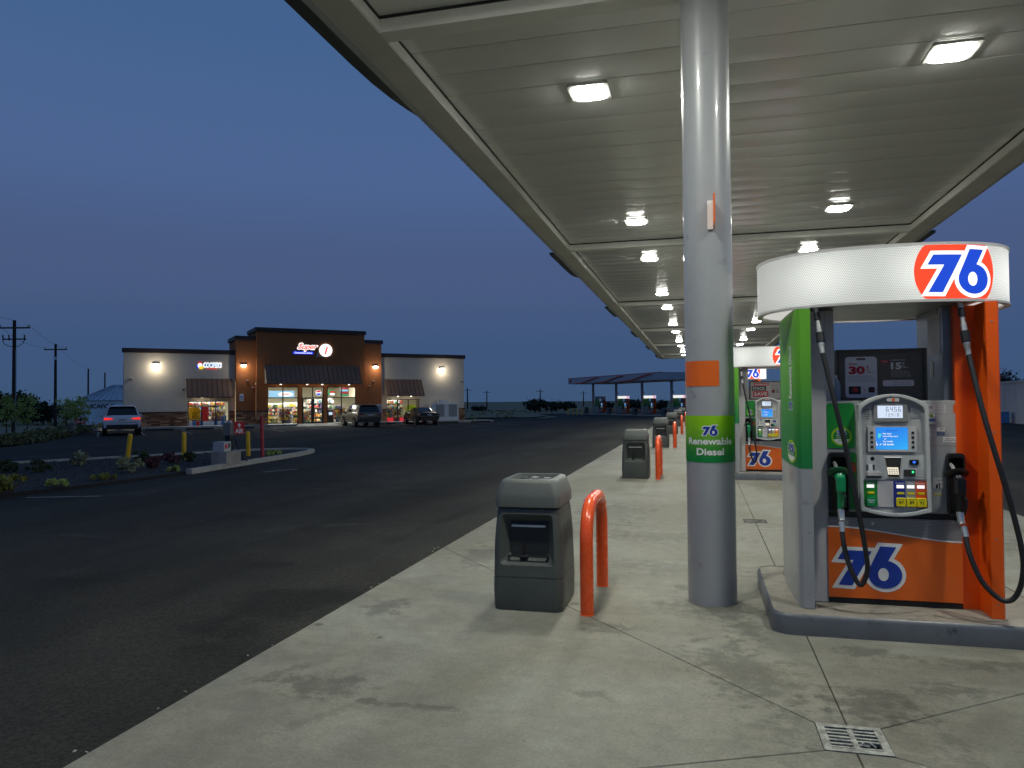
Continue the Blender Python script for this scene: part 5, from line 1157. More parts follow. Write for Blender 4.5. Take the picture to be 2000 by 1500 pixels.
inside_sign(8.72, -.55, 1.25, 'yellow star decal inside the window at the left end of the tower', [(.13*math.sin(rad(36*k)) * (1 if k % 2 == 0 else .42), .13*math.cos(rad(36*k)) * (1 if k % 2 == 0 else .42)) for k in range(10)], 'goods1')
for (x0_, ms, lab) in ((3.64, ('print_white', 'sticker_blue', 'print_red', 'sticker_blue', 'print_white', 'print_white', 'print_white', 'sticker_blue', 'print_white', 'sticker_blue', 'print_white'), 'row of blue and white posters along the foot of the left wing window'), (16.70, ('panel_red', 'goods9', 'panel_red', 'goods0', 'panel_red'), 'row of red posters along the foot of the right wing window')):
    t = sthing('window_posters', lab, 'posters', x0_, .045, .07); n_ = len(ms); w_ = 2.34/n_
    for k, m_ in enumerate(ms): obj('poster', MB().box(k*w_ + .004, (k+1)*w_ - .004, 0, .006, 0, .30), m_, t)

# ---------------------------------------------------------------- parked cars
glass_m = mat('car_glass', '#0a0c0f', .08, spec=.6); mat('tyre', '#0f0f10', .75); mat('rim_alloy', '#8a8c90', .3, .8); mat('car_trim', '#121314', .55)
glow('tail_lit', lin('#f0281c'), 1.2); mat('tail_dark', '#7a0c12', .2, coat=.5); mat('plate', '#a8a8ac', .4)
def make_car(label, paint, kind, x, y, sc, lit=False, rz=SR, wp=None):
    t = thing('parked_car', label, 'car', S(x, y, -.029) if wp is None else wp, rz, 'cars parked at the store'); t.scale = (sc, sc, sc)
    if kind == 'suv':
        st = [(-2.46, .86, .50, .96, .84, 1.00), (-2.44, .93, .44, 1.02, .86, 1.08), (-2.36, .955, .42, 1.06, .84, 1.16), (-2.02, .965, .36, 1.10, .70, 1.66), (-1.55, .97, .34, 1.12, .69, 1.73), (-.3, .975, .33, 1.10, .70, 1.76), (.55, .97, .33, 1.08, .68, 1.70), (1.25, .965, .33, 1.05, .76, 1.16), (1.9, .95, .34, .98, .74, 1.04), (2.3, .90, .38, .86, .66, .92), (2.44, .78, .42, .74, .56, .78)]
        rg, wg, sg = (2, 3), (6, 7), (3, 7); wy, wr = (-1.42, 1.42), .37
    else:
        st = [(-2.42, .80, .48, .84, .76, .90), (-2.38, .87, .42, .90, .80, .97), (-2.25, .89, .38, .93, .78, 1.02), (-1.75, .90, .32, .94, .74, 1.07), (-.95, .91, .30, .93, .60, 1.40), (-.1, .915, .29, .92, .60, 1.45), (.45, .91, .29, .91, .59, 1.40), (1.2, .905, .30, .90, .70, .98), (1.9, .89, .32, .82, .68, .86), (2.3, .82, .38, .70, .58, .74), (2.42, .70, .44, .60, .48, .64)]
        rg, wg, sg = (3, 4), (6, 7), (4, 7); wy, wr = (-1.40, 1.42), .33
    rings = []
    for (yy, w_, zb, zs, wr_, zt) in st:
        h = [(w_*.86, zb), (w_*.97, zb + .06), (w_, zb + (zs-zb)*.45), (w_*.995, zs - .05), (w_*.965, zs), (wr_ + (w_*.965 - wr_)*.08, zt - .07), (wr_*.9, zt - .015), (wr_*.5, zt)]
        rings.append([(a, yy, z) for a, z in h] + [(-a, yy, z) for a, z in h[::-1]])
    n = len(rings[0]); body = MB().loft(rings)
    obj('body', body, paint, t, smooth=32)
    # glass: patches of the shell set slightly proud
    def patch(name, k0, k1, idx, push, sh=.06):
        vs, fs = [], []
        for k in range(k0, k1 + 1):
            for i in idx:
                p = Vector(rings[k][i]); vs.append(p)
        m_ = len(idx); c0 = sum(vs, Vector()) / len(vs)
        vs = [tuple(c0 + (p - c0) * (1 - sh) + Vector(push)) for p in vs]
        for a in range(k1 - k0):
            for b in range(m_ - 1): fs.append((a*m_ + b, a*m_ + b + 1, (a+1)*m_ + b + 1, (a+1)*m_ + b))
        return obj(name, MB().add(vs, fs), 'car_glass', t, smooth=40)
    patch('rear_window', rg[0], rg[1], [5, 6, 7, 8, 9, 10], (0, -.012, .012), .05); patch('windscreen', wg[0], wg[1], [5, 6, 7, 8, 9, 10], (0, .012, .012), .05)
    for idx, px in (([4, 5], .014), ([11, 10], -.014)):
        patch('side_window', sg[0] + (1 if kind == 'sedan' else 0) - (1 if kind == 'sedan' else 0), sg[1] - 1, idx, (px, 0, .004), .10)
        patch('quarter_window', sg[1] - 1, sg[1], idx, (px, 0, -.02), .35)
    W = st[4][1]
    for yy in wy:
        for s_ in (-1, 1):
            X = s_ * (W - .10); R_ = Matrix.Translation((X, yy, wr)) @ Matrix.Rotation(rad(90), 4, 'Y')
            obj('arch', MB().lathe([(wr + .06, -.115), (wr + .06, .108), (wr + .02, .112)], 0, 0, 22).xf(R_), 'car_trim', t)
            wh = obj('wheel', MB().lathe([(wr*.62, -.12), (wr*.94, -.12), (wr, -.08), (wr, .09), (wr*.95, .122), (wr*.64, .125)], 0, 0, 22).xf(R_), 'tyre', t, smooth=40)
            obj('rim', MB().lathe([(wr*.63, -.126), (wr*.60, -.128), (wr*.2, -.115)], 0, 0, 10).xf(R_), 'rim_alloy', wh); obj('rim', MB().lathe([(wr*.63, .126), (wr*.60, .128), (wr*.2, .115)], 0, 0, 10).xf(R_), 'rim_alloy', wh)
    zt = .98 if kind == 'suv' else .84; ry = st[1][0]; bw = st[1][1]
    for s_ in (-1, 1):
        a, b = sorted((s_ * bw * .52, s_ * bw * .985))
        obj('tail_light', MB().prism([(a, zt - .035), (b, zt - .075), (b, zt + .065), (a, zt + .02)] if s_ > 0 else [(a, zt - .075), (b, zt - .035), (b, zt + .02), (a, zt + .065)], ry - .035, ry + .10, 'y'), 'tail_lit' if lit else 'tail_dark', t)
        obj('mirror', MB().box(*sorted((s_*(W - .02), s_*(W + .18))), .78, .90, st[5][3] - .06, st[5][3] + .09), paint, t, bevel=.03)
        if kind == 'suv': obj('roof_rail', MB().tube([(s_*.62, -1.7, st[4][5] - .02), (s_*.62, -1.55, st[4][5] + .03), (s_*.62, .1, st[5][5] + .03), (s_*.62, .35, st[5][5] - .03)], .02, 6), 'chrome' if lit else 'car_trim', t)
    obj('lower_bumper', MB().box(-bw*.86, bw*.86, ry - .05, ry + .12, st[1][2] - .08, st[1][2] + .20), 'car_trim', t, bevel=.03)
    obj('licence_plate', MB().box(-.17, .17, ry - .045, ry - .02, zt - .14 if kind == 'suv' else zt - .06, zt - .02 if kind == 'suv' else zt + .05), 'plate', t)
    obj('trunk_seam', MB().box(-bw*.8, bw*.8, ry - .027, ry - .012, zt - .24, zt - .225), 'car_trim', t)
    if kind == 'suv': obj('spoiler', MB().box(-.66, .66, -2.16, -1.9, 1.655, 1.70), paint, t, bevel=.02)
    if lit:
        for s_ in (-1, 1):
            obj('headlight', MB().box(s_*.7 - .12, s_*.7 + .12, 2.37, 2.45, .74, .84), 'headlight_glow', t)
            lamp('headlight_beam', 'SPOT', (s_*.7, 2.5, .78), 220, t, (1, .85, .5), .06, (rad(86), 0, 0), rad(16), .7)
    return t
glow('headlight_glow', (1, .9, .7), 4.)
mat('paint_white', '#d4d6da', .25, coat=.6); mat('paint_silver', '#524e4a', .28, .5, coat=.6); mat('paint_black', '#040405', .22, coat=.25, spec=.3)
make_car('white car with lit red tail lights parked at the silo end of the store', 'paint_white', 'suv', -.26, -8.05, .85, True)
make_car('silver car parked right of the store doors', 'paint_silver', 'suv', 13.25, -4.75, .80)
make_car('black sedan parked before the right wing window', 'paint_black', 'sedan', 17.72, -3.75, .80, rz=SR + rad(-4))
# ---------------------------------------------------------------- vegetation builders
mat('bark', '#4a3a2c', .95, noise=(8, .3)); mat('wood_pole', '#3b2d23', .9, noise=(5, .3)); mat('twig', '#4b3d30', .9)
def leaf_mat(name, a, b):
    m = mat(name, a, .75); n, l, bs = nodes(m)
    g = n.new('ShaderNodeNewGeometry'); x = n.new('ShaderNodeMixRGB'); x.inputs[1].default_value = (*lin(a), 1); x.inputs[2].default_value = (*lin(b), 1)
    l.new(g.outputs['Random Per Island'], x.inputs[0]); l.new(x.outputs[0], bs.inputs['Base Color'])
leaf_mat('leaf_fresh', '#748c40', '#a9b464'); leaf_mat('leaf_dark', '#27351f', '#3f4f2c'); leaf_mat('leaf_lime', '#525c26', '#85863e'); leaf_mat('leaf_purple', '#38202a', '#5c3038'); leaf_mat('leaf_pale', '#5c6444', '#94967a'); leaf_mat('leaf_mixed', '#3a4526', '#8a8658'); leaf_mat('leaf_far', '#1e281a', '#303c26')
def leaf_cloud(r, c, R_, clumps, per, size, squash=.8, flat=False):
    b = MB()
    for _ in range(clumps):
        while True:
            p = Vector((r.uniform(-1, 1), r.uniform(-1, 1), r.uniform(-1, 1)))
            if .25 < p.length < 1: break
        q = Vector((c[0] + p.x*R_[0], c[1] + p.y*R_[1], c[2] + p.z*R_[2])); cr_ = r.uniform(.16, .34) * min(R_)
        for _ in range(per):
            o = Vector((r.gauss(0, 1), r.gauss(0, 1), r.gauss(0, squash))) * cr_ * .8 + q
            s_ = size * r.uniform(.6, 1.4); u = Vector((r.gauss(0, 1), r.gauss(0, 1), r.gauss(0, 1))).normalized(); v = u.orthogonal().normalized() * s_ * .55; u = u * s_
            b.add([tuple(o - u), tuple(o + v - u*.1), tuple(o + u), tuple(o - v - u*.1)], [(0, 1, 2, 3)])
    return b
def tree(name, label, x, y, z, h, cw, cz0, leaf, seed, clumps=46, per=34, size=.07, trunk=.05, group=None, rz=0):
    r = random.Random(seed); t = thing(name, label, 'tree', (x, y, z), rz, group)
    cm = (cz0 + h) / 2; ch = (h - cz0) / 2
    tr = obj('trunk', MB().tube([(0, 0, -.1), (r.uniform(-.03, .03), r.uniform(-.03, .03), cz0), (r.uniform(-.06, .06), 0, cm), (0, 0, h - ch*.4)], [trunk, trunk*.8, trunk*.5, trunk*.15], 7), 'bark', t, smooth=60)
    for k in range(6):
        a = r.uniform(0, 6.28); z0_ = cz0 + (h - cz0)*r.uniform(.0, .5); L_ = cw*.5*r.uniform(.5, .9)
        obj('limb', MB().tube([(0, 0, z0_), (L_*.5*math.cos(a), L_*.5*math.sin(a), z0_ + L_*.45), (L_*math.cos(a), L_*math.sin(a), z0_ + L_*.9)], [trunk*.5, trunk*.35, trunk*.12], 5), 'bark', tr, smooth=60)
    obj('crown', leaf_cloud(r, (0, 0, cm), (cw/2, cw/2, ch), clumps, per, size), leaf, t, norm=False)
    return t
def shrub(label, x, y, z, w_, h, leaf, seed, size=.045, clumps=16, per=30, spike=0):
    r = random.Random(seed); t = thing('shrub', label, 'shrub', (x, y, z), 0, 'shrubs in the gravel bed')
    for k in range(5):
        a = r.uniform(0, 6.28); obj('stem', MB().tube([(0, 0, 0), (w_*.18*math.cos(a), w_*.18*math.sin(a), h*.4), (w_*.32*math.cos(a), w_*.32*math.sin(a), h*.75)], [.014, .01, .004], 5), 'twig', t)
    b = leaf_cloud(r, (0, 0, h*.52), (w_/2, w_/2, h*.45), clumps, per, size)
    for k in range(spike):
        a = r.uniform(0, 6.28); l_ = r.uniform(.6, 1.) * h; q = Vector((math.cos(a)*w_*.35, math.sin(a)*w_*.35, l_)); s_ = Vector((-math.sin(a), math.cos(a), 0))*.02
        b.add([tuple(-s_), tuple(s_), tuple(q)], [(0, 1, 2)])
    obj('foliage', b, leaf, t, norm=False); return t

# ---------------------------------------------------------------- gravel island with the air machine
mat('bed_gravel', '#191a1b', .95, noise=(35, .5, 6), bump=(60, .8)); mat('soil', '#38332b', .95, noise=(3, .35), bump=(30, .5))
NEARK = [(-10.75, 13.9), (-10.85, 15.2), (-11.0, 17.2), (-11.15, 19.0), (-11.35, 20.05)]; FARK = [(-20.5, 9.2), (-16.9, 14.8), (-15.4, 17.0), (-14.2, 19.06), (-13.4, 20.4), (-12.5, 20.95), (-11.9, 20.85)]
bed = [(-11.4, 6.5), (-11.25, 9.8), (-10.95, 11.5), (-10.83, 13.9)] + [(x - .12, y) for x, y in NEARK[1:]] + FARK[::-1] + [(-20.5, 4)]
b = MB(); bm_ = [(x, y, .035) for x, y in bed]; cx_, cy_ = -13.5, 14.
obj_b = obj('gravel_bed', MB().prism(bed, -.05, .03), 'bed_gravel'); tag(obj_b, kind='structure')
r = random.Random(5); gr = MB()
for _ in range(2600):
    k = r.random(); y = r.uniform(8.5, 20); xl = -20.5 + (y - 9.2) * .62; xr = -11.15
    if y > 18: xr = -11.35
    x = r.uniform(max(xl + .25, -18), xr)
    if x <= xl + .2: continue
    s_ = r.uniform(.012, .035); gr.add([(x - s_, y, .028), (x + s_*.3, y - s_, .028), (x + s_, y + s_*.4, .028), (x, y + s_*.2, .03 + s_*1.1)], [(0, 1, 3), (1, 2, 3), (2, 0, 3)])
tag(obj('gravel', gr, 'gravel_stone', norm=False) if 'gravel_stone' in MATS else obj('gravel', gr, mat('gravel_stone', '#303032', .9, noise=(9, .5)), norm=False), 'dark grey gravel spread over the planted island', 'gravel', kind='stuff')
def kerb_run(name, pts, w_, z):
    rings = []
    for i, p in enumerate(pts):
        a = Vector(pts[max(i-1, 0)]); c = Vector(pts[min(i+1, len(pts)-1)]); d = (c - a).normalized(); nn = Vector((-d.y, d.x)); p = Vector(p)
        o, q = p - nn*w_*.5, p + nn*w_*.5; o2, q2 = p - nn*w_*.46, p + nn*w_*.46
        rings.append([(o.x, o.y, -.05), (o.x, o.y, z - .012), (o2.x, o2.y, z), (q2.x, q2.y, z), (q.x, q.y, z - .012), (q.x, q.y, -.05)])
    return tag(obj(name, MB().loft(rings), 'kerb_concrete'), kind='structure')
kerb_run('island_kerb', NEARK + [(-11.55, 20.6), (-11.9, 20.85)], .14, .085); kerb_run('island_kerb', FARK, .15, .085)
for lb, x, y, tilt, h in (('yellow steel bollard leaning sideways in the gravel island', -14.25, 16.05, .12, .68), ('upright yellow steel bollard in the middle of the gravel island', -13.3, 17.0, .0, .68), ('yellow steel bollard behind the red air sign', -12.1, 18.1, -.02, .66)):
    t = thing('bollard', lb, 'bollard', (x, y, .025), rad(14), 'yellow bollards in the gravel island'); t.rotation_euler = (0, tilt, rad(14))
    obj('post', MB().lathe([(.058, -.05), (.058, h)], 0, 0, 16), 'yellow_paint', t, smooth=40); obj('dome', MB().lathe([(.058, h), (.048, h + .025), (.02, h + .04)], 0, 0, 16, True), 'yellow_paint', t, smooth=60)
t = thing('red_post', 'tall dark red steel post near the tip of the gravel island', 'post', (-11.5, 17.85, .02)); t.rotation_euler = (0, -.02, 0)
obj('post', MB().lathe([(.05, -.05), (.047, 1.12)], 0, 0, 14), 'red_paint', t, smooth=40); obj('cap', MB().lathe([(.05, 1.12), (.03, 1.14)], 0, 0, 14), 'red_paint', t)
AM = (-11.0, 15.55, .03)
t = thing('air_machine', 'tyre air machine on a concrete block with red AIR sign', 'air machine', AM, rad(4))
mat('block_concrete', '#8d8882', .9, noise=(4, .2), bump=(30, .3)); mat('machine_grey', '#6c6d6c', .5); mat('machine_white', '#a7a8ad', .5)
obj('concrete_block', MB().box(-.2, .2, -.31, .33, 0, .33), 'block_concrete', t, bevel=.012)
cb = obj('compressor_box', MB().box(-.17, .12, -.28, .02, .331, .56), 'machine_white', t, bevel=.01)
obj('vent', MB().box(.1202, .123, -.10, -.03, .42, .52), 'black_plastic', cb); obj('label_plate', MB().box(.1202, .122, -.24, -.14, .40, .50), 'print_red', cb)
obj('pedestal', MB().box(-.06, .06, .07, .21, .331, .70), 'black_plastic', t)
ut = obj('air_unit', MB().box(-.10, .10, .02, .27, .701, 1.0), 'machine_grey', t, bevel=.01); obj('unit_cap', MB().box(-.05, .05, .08, .19, 1.001, 1.05), 'machine_white', ut)
# sign board faces the drive
mat('air_red', '#c01824', .4)
RS_ = Matrix.Translation((.20, .25, .87)) @ Matrix.Rotation(rad(31), 4, 'Z')
sg_ = obj('sign_board', MB().box(-.115, .115, -.008, .008, -.15, .15).xf(RS_), 'air_red', t)
fs_ = lambda u, v: tuple(RS_ @ Vector((u, -.0095, v)))
decal('lettering', shift(text_geo('AIR', .11, .03, w=.19), 0, -.07), fs_, 'print_white', sg_)
decal('sign_arrow', poly_geo([(-.02, .02), (.02, .02), (.02, .07), (.045, .07), (0, .12), (-.045, .07), (-.02, .07)]), fs_, 'print_white', sg_)
obj('air_hose', MB().tube([(.10, .2, .62), (.14, .36, .3), (.16, .5, .12), (.2, .62, .05), (.1, .75, .05), (-.1, .72, .05), (-.05, .6, .06), (.12, .66, .07)], .014, 8), 'rubber', t, smooth=60)
SH = [('round dark green shrub at the left edge of the gravel island', -14.84, 13.15, .62, .30, 'leaf_dark', 0), ('dark low shrub left of the pale flowering shrub', -14.09, 13.27, .62, .30, 'leaf_dark', 0), ('pale flowering shrub by the far kerb of the island', -14.6, 14.9, .62, .46, 'leaf_pale', 0),
      ('pale green shrub before the leaning bollard', -11.9, 13.5, .62, .40, 'leaf_pale', 8), ('dark round shrub beside the leaning bollard', -14.0, 16.3, .55, .32, 'leaf_dark', 0), ('purple leaved shrub right of the pale green shrub', -12.2, 14.6, .6, .3, 'leaf_purple', 12), ('thin purple grass between the two upright bollards', -12.8, 15.9, .6, .3, 'leaf_purple', 14),
      ('small dark green shrub behind the purple leaved shrub', -12.6, 16.3, .45, .3, 'leaf_dark', 0), ('red leaved shrub beside the concrete block', -11.75, 16.5, .6, .42, 'leaf_purple', 10), ('bright yellow-green shrub with white plumes at the near corner of the island', -11.3, 10.1, .66, .36, 'leaf_lime', 10), ('low green mat plant near the island edge', -11.15, 10.9, .7, .16, 'leaf_fresh', 0),
      ('flat yellow-green mat plant along the island edge', -11.2, 12.0, .75, .14, 'leaf_lime', 0), ('low green plant near the tip of the island', -11.7, 18.7, .5, .16, 'leaf_fresh', 0), ('tiny green tuft between the island edge and kerb start', -11.1, 13.9, .35, .12, 'leaf_fresh', 0)]
for k, (lb, x, y, w_, h, lf, sp) in enumerate(SH): shrub(lb, x, y, .03, w_*.82, h*.85, lf, 40 + k, spike=sp, clumps=14 if h > .2 else 9)

# ---------------------------------------------------------------- planted strip on the far left, young trees, utility things
strip = [(-24.75, 21.3), (-25.7, 23.8), (-28.4, 28.0), (-35.9, 38.1), (-38.5, 38.5), (-35, 31), (-31, 25), (-30, 19)]
sheet('planting_strip', strip, .01, 'soil', 3.)
r = random.Random(9); gc = MB()
for _ in range(240):
    k = r.random(); i = r.randrange(3); a, b_ = strip[i], strip[i+1]; x = a[0] + (b_[0]-a[0])*k - r.uniform(.1, 2.2); y = a[1] + (b_[1]-a[1])*k + r.uniform(-.2, .8)
    q = leaf_cloud(r, (x, y, .14), (.3, .3, r.uniform(.10, .28)), 4, 12, .06); gc.add(q.v, q.f)
tag(obj('ground_cover', gc, 'leaf_mixed', norm=False), 'low mixed ground cover along the planted strip on the far left', 'ground cover', kind='stuff')
for k, (x, y, h, cw, lb, s_) in enumerate(((-32.6, 28.9, 2.0, .95, 'young tree at the far left edge of the planted strip', 1), (-32.5, 29.95, 1.95, 1.15, 'young tree just right of the tallest utility pole', 2), (-31.4, 31.25, 2.05, 1.05, 'young light green tree left of the red sign', 3), (-32.3, 33.0, 1.95, .95, 'young tree close before the round steel silo', 4))):
    tree('young_tree', lb, x, y, -.02, h, cw, .62, 'leaf_fresh', 60 + s_, 26, 30, .055, .035, 'young trees in the planted strip')
for k, (x, y, z, h, cw, lb) in enumerate(((-77.2, 68.1, -.7, 3.6, 3.4, 'dark tree far left behind the tallest pole'), (-75.1, 68.7, -.7, 3.5, 3.0, 'dark leafy tree behind the second young tree'), (-68.6, 65.2, -.7, 2.4, 3.4, 'dark round tree behind the second utility pole'), (-71.5, 66.6, -.7, 2.0, 3., 'low dark tree between the young trees in the distance'))):
    tree('dark_tree', lb, x, y, z, h, cw, .5, 'leaf_far', 80 + k, 46, 36, .16, .09, 'dark trees far left')
t = thing('estate_sign', 'small red sign on two posts beside the silo', 'sign', (-33.97, 34.73, 0), SR)
obj('board', MB().box(-.26, .26, -.015, .015, .42, .72), 'print_red', t); decal('text_line', join(*[poly_geo([(-w_, z_), (w_, z_), (w_, z_ + .05), (-w_, z_ + .05)]) for w_, z_ in ((.12, .61), (.2, .50))]), f0(-.017), 'print_white', t)
for q in (-.2, .2): obj('leg', MB().box(q - .02, q + .02, .016, .045, -.05, .72), 'bark', t)
t = thing('utility_box', 'grey concrete utility box in the planted strip', 'utility box', (-31.8, 31.9, -.02), rad(20)); obj('body', MB().box(-.2, .2, -.2, .2, 0, .5), 'block_concrete', t, bevel=.02); obj('cap', MB().box(-.22, .22, -.22, .22, .501, .54), 'block_concrete', t)
def utility_pole(label, x, y, z, h, rz, arms=True, low=False, conduit=False, tape=False, r0=.16):
    t = thing('utility_pole', label, 'utility pole', (x, y, z), rz, 'wooden utility poles')
    obj('shaft', MB().tube([(0, 0, -.3), (0, 0, h)], [r0, r0*.7], 10), 'wood_pole', t, smooth=60)
    if arms:
        ca = obj('crossarm', MB().box(-1.15, 1.15, -.06, .06, h - .62, h - .50), 'arm_wood' if 'arm_wood' in MATS else mat('arm_wood', '#6e675c', .9), t)
        for q in (-1.05, 1.05, 0): obj('insulator', MB().lathe([(.05, h - .5), (.06, h - .4), (.03, h - .32)], q, 0, 8), 'pump_grey', ca)
    if low:
        ca = obj('crossarm', MB().box(-.85, .85, -.05, .05, h - 1.45, h - 1.36), 'wood_pole', t)
        for q in (-.8, -.35, .8): obj('fuse', MB().tube([(q, -.1, h - 1.1), (q + .04, -.1, h - 1.5)], .05, 8), 'black_plastic', ca)
        for s_ in (-1, 1): obj('jumper', MB().tube([(s_*.8, -.1, h - 1.5), (s_*.7, -.1, h - 1.75), (s_*.3, -.08, h - 1.95), (0, -.05, h - 1.95)], .025, 6), 'black_plastic', ca)
    if conduit: obj('conduit', MB().tube([(.19, -.08, 0), (.16, -.08, h - 2.2)], .045, 8), 'print_grey', t)
    if tape: obj('marker_band', MB().lathe([(.152, h - 1.6), (.15, h - 1.3)], 0, 0, 10, False), 'print_white', t)
    return t
utility_pole('tallest wooden utility pole with two crossarms at the far left', -49.27, 44.27, -.75, 8.55, rad(14), True, True, True)
utility_pole('second wooden utility pole with a white marker band', -63.13, 61.39, -.7, 8.35, rad(14), True, False, False, True)
utility_pole('thin utility pole left of the silo roof', -94.3, 97.9, -.7, 7.9, rad(14), False); utility_pole('thinner utility pole directly behind the silo roof', -104.9, 112.7, -.7, 8.0, rad(14), False)
for k, (a, b_) in enumerate((((-50.4, 44.0, 7.4), (-64.2, 61.1, 7.3)), ((-48.15, 44.55, 7.4), (-62.0, 61.7, 7.3)), ((-40.5, 26, 9.0), (-49.27, 44.27, 7.8)), ((-63.1, 61.4, 7.6), (-94.3, 97.9, 7.2)))):
    a, b_ = Vector(a), Vector(b_); tag(obj('power_line', MB().tube([a + (b_-a)*s_ - Vector((0, 0, 1.6*s_*(1-s_))) for s_ in [i/10 for i in range(11)]], .011, 5), 'print_black'), ('power line on the near crossarm between the first two poles', 'power line on the far crossarm between the first two poles', 'power line running to the tallest pole from out of view', 'power line running from the second pole to the thin pole')[k], 'power line', 'overhead power lines')
# silo
SI = (-59.34, 65.44, -.58); RS = 3.66
t = thing('steel_silo', 'round corrugated steel silo with conical roof at the end of the store', 'silo', SI, rad(14))
mat('galvanised', '#dde4ea', .42, .8, noise=(1.2, .12)); mat('galv_roof', '#b4bec8', .45, .7, noise=(1, .1))
prof = []; z = 0.
while z < 2.5: prof += [(RS, z), (RS + .025, z + .05)]; z += .10
obj('wall', MB().lathe(prof + [(RS, 2.52)], 0, 0, 48, False), 'galvanised', t, smooth=40)
obj('roof', MB().lathe([(RS + .12, 2.48), (RS + .02, 2.56), (.55, 4.02), (.5, 4.12), (.1, 4.14)], 0, 0, 40), 'galv_roof', t)
for k in range(40):
    a = 2*math.pi*k/40; c_, s_ = math.cos(a), math.sin(a); obj('roof_rib', MB().tube([((RS + .06)*c_, (RS + .06)*s_, 2.58), (.55*c_, .55*s_, 4.05)], .03, 4), 'galv_roof', t)
ft = lambda u, v: ((RS + .035)*math.sin(u/RS), -(RS + .035)*math.cos(u/RS), v)
decal('lettering', shift(text_geo('SCAFCO', .42, .02, .15, w=2.4), .35, 1.9), ft, 'print_black', t, .2)

# ---------------------------------------------------------------- second canopy with its pumps, beyond the lot
FO = Vector((-3.37, 91.67, -.45)); FR = rad(36.4)
def far(x, y, z=0.): return (FO.x + x*math.cos(FR) - y*math.sin(FR), FO.y + x*math.sin(FR) + y*math.cos(FR), FO.z + z)
fc = make_canopy('far_canopy', 'smaller grey canopy with red waves on its fascia beyond the lot', -2.55, 3.81, -2.0, 21.6, [0, 6.6, 13.2, 19.8], 4.3, False, .07, .82, .8, -1, 9., 'fascia_red')
fc.location = FO; fc.rotation_euler = (0, 0, FR)
ball = obj('canopy_logo', MB().disc((-2.55 - .29 - .07, 21.2, 4.72), .33, 'x'), 'logo_red' if 'logo_red' in MATS else mat('logo_red', '#c02028', .4), fc)
o = obj('far_apron', MB().box(X0, X1, -5, 24, -.05, .02), 'kerb_concrete'); o.location = FO; o.rotation_euler = (0, 0, FR); o['kind'] = 'structure'
for i, yy in enumerate((0, 6.6, 13.2, 19.8)):
    lb = ORD[i]
    d = dup(DISP[1], far(DX, yy, DZ + .02), FR, f'{lb} fuel dispenser under the far canopy counted from its near corner', 'fuel dispensers under the far canopy', skip=('advert_board', 'tube_light', 'hose', 'nozzle', 'sticker', 'grade_button', 'soft_key'))
    if i == 3:
        for c in kids(d):
            if c.name.startswith('topper'):
                for g in kids(c): bpy.data.objects.remove(g)
                c.data = c.data.copy(); c.data.materials.clear(); c.data.materials.append(MATS['pump_mid'])
    else:
        for c in kids(d):
            if c.name.startswith('topper'):
                c.data = c.data.copy(); c.data.materials.clear(); c.data.materials.append(MATS['topper_far'] if 'topper_far' in MATS else mat('topper_far', (.7, .7, .68), .4, emit=(1, 1, .96), es=.85))
    dup(bins[0], far(-1.3, yy - .4, .02), FR, f'{lb} dark waste bin under the far canopy counted from its near corner', 'bins under the far canopy', skip=('litter', 'squeegee', 'tray', 'towel_slot'))
    dup(hoops[0], far(-.75, yy - .3, .02), FR, f'{lb} orange hoop guard under the far canopy counted from its near corner', 'hoop guards under the far canopy')
    t = dup(bpy.data.objects['pump_island'], far(1.27, yy, .02), FR, f'{lb} pump island under the far canopy counted from its near corner', 'pump islands under the far canopy', skip=('hose_scuff',))
for k, (x, y) in enumerate(((-17.24, 98.8), (-16.57, 98.96), (-15.9, 98.1), (-15.13, 97.26))):
    t = thing('bollard', f'{ORD[k]} thin yellow post left of the far canopy', 'bollard', (x, y, gz(x, y) - .03), 0, 'yellow posts by the far canopy'); obj('post', MB().lathe([(.07, 0), (.07, .85)], 0, 0, 10), 'yellow_paint', t, smooth=40); obj('dome', MB().lathe([(.07, .85), (.02, .9)], 0, 0, 10), 'yellow_paint', t)

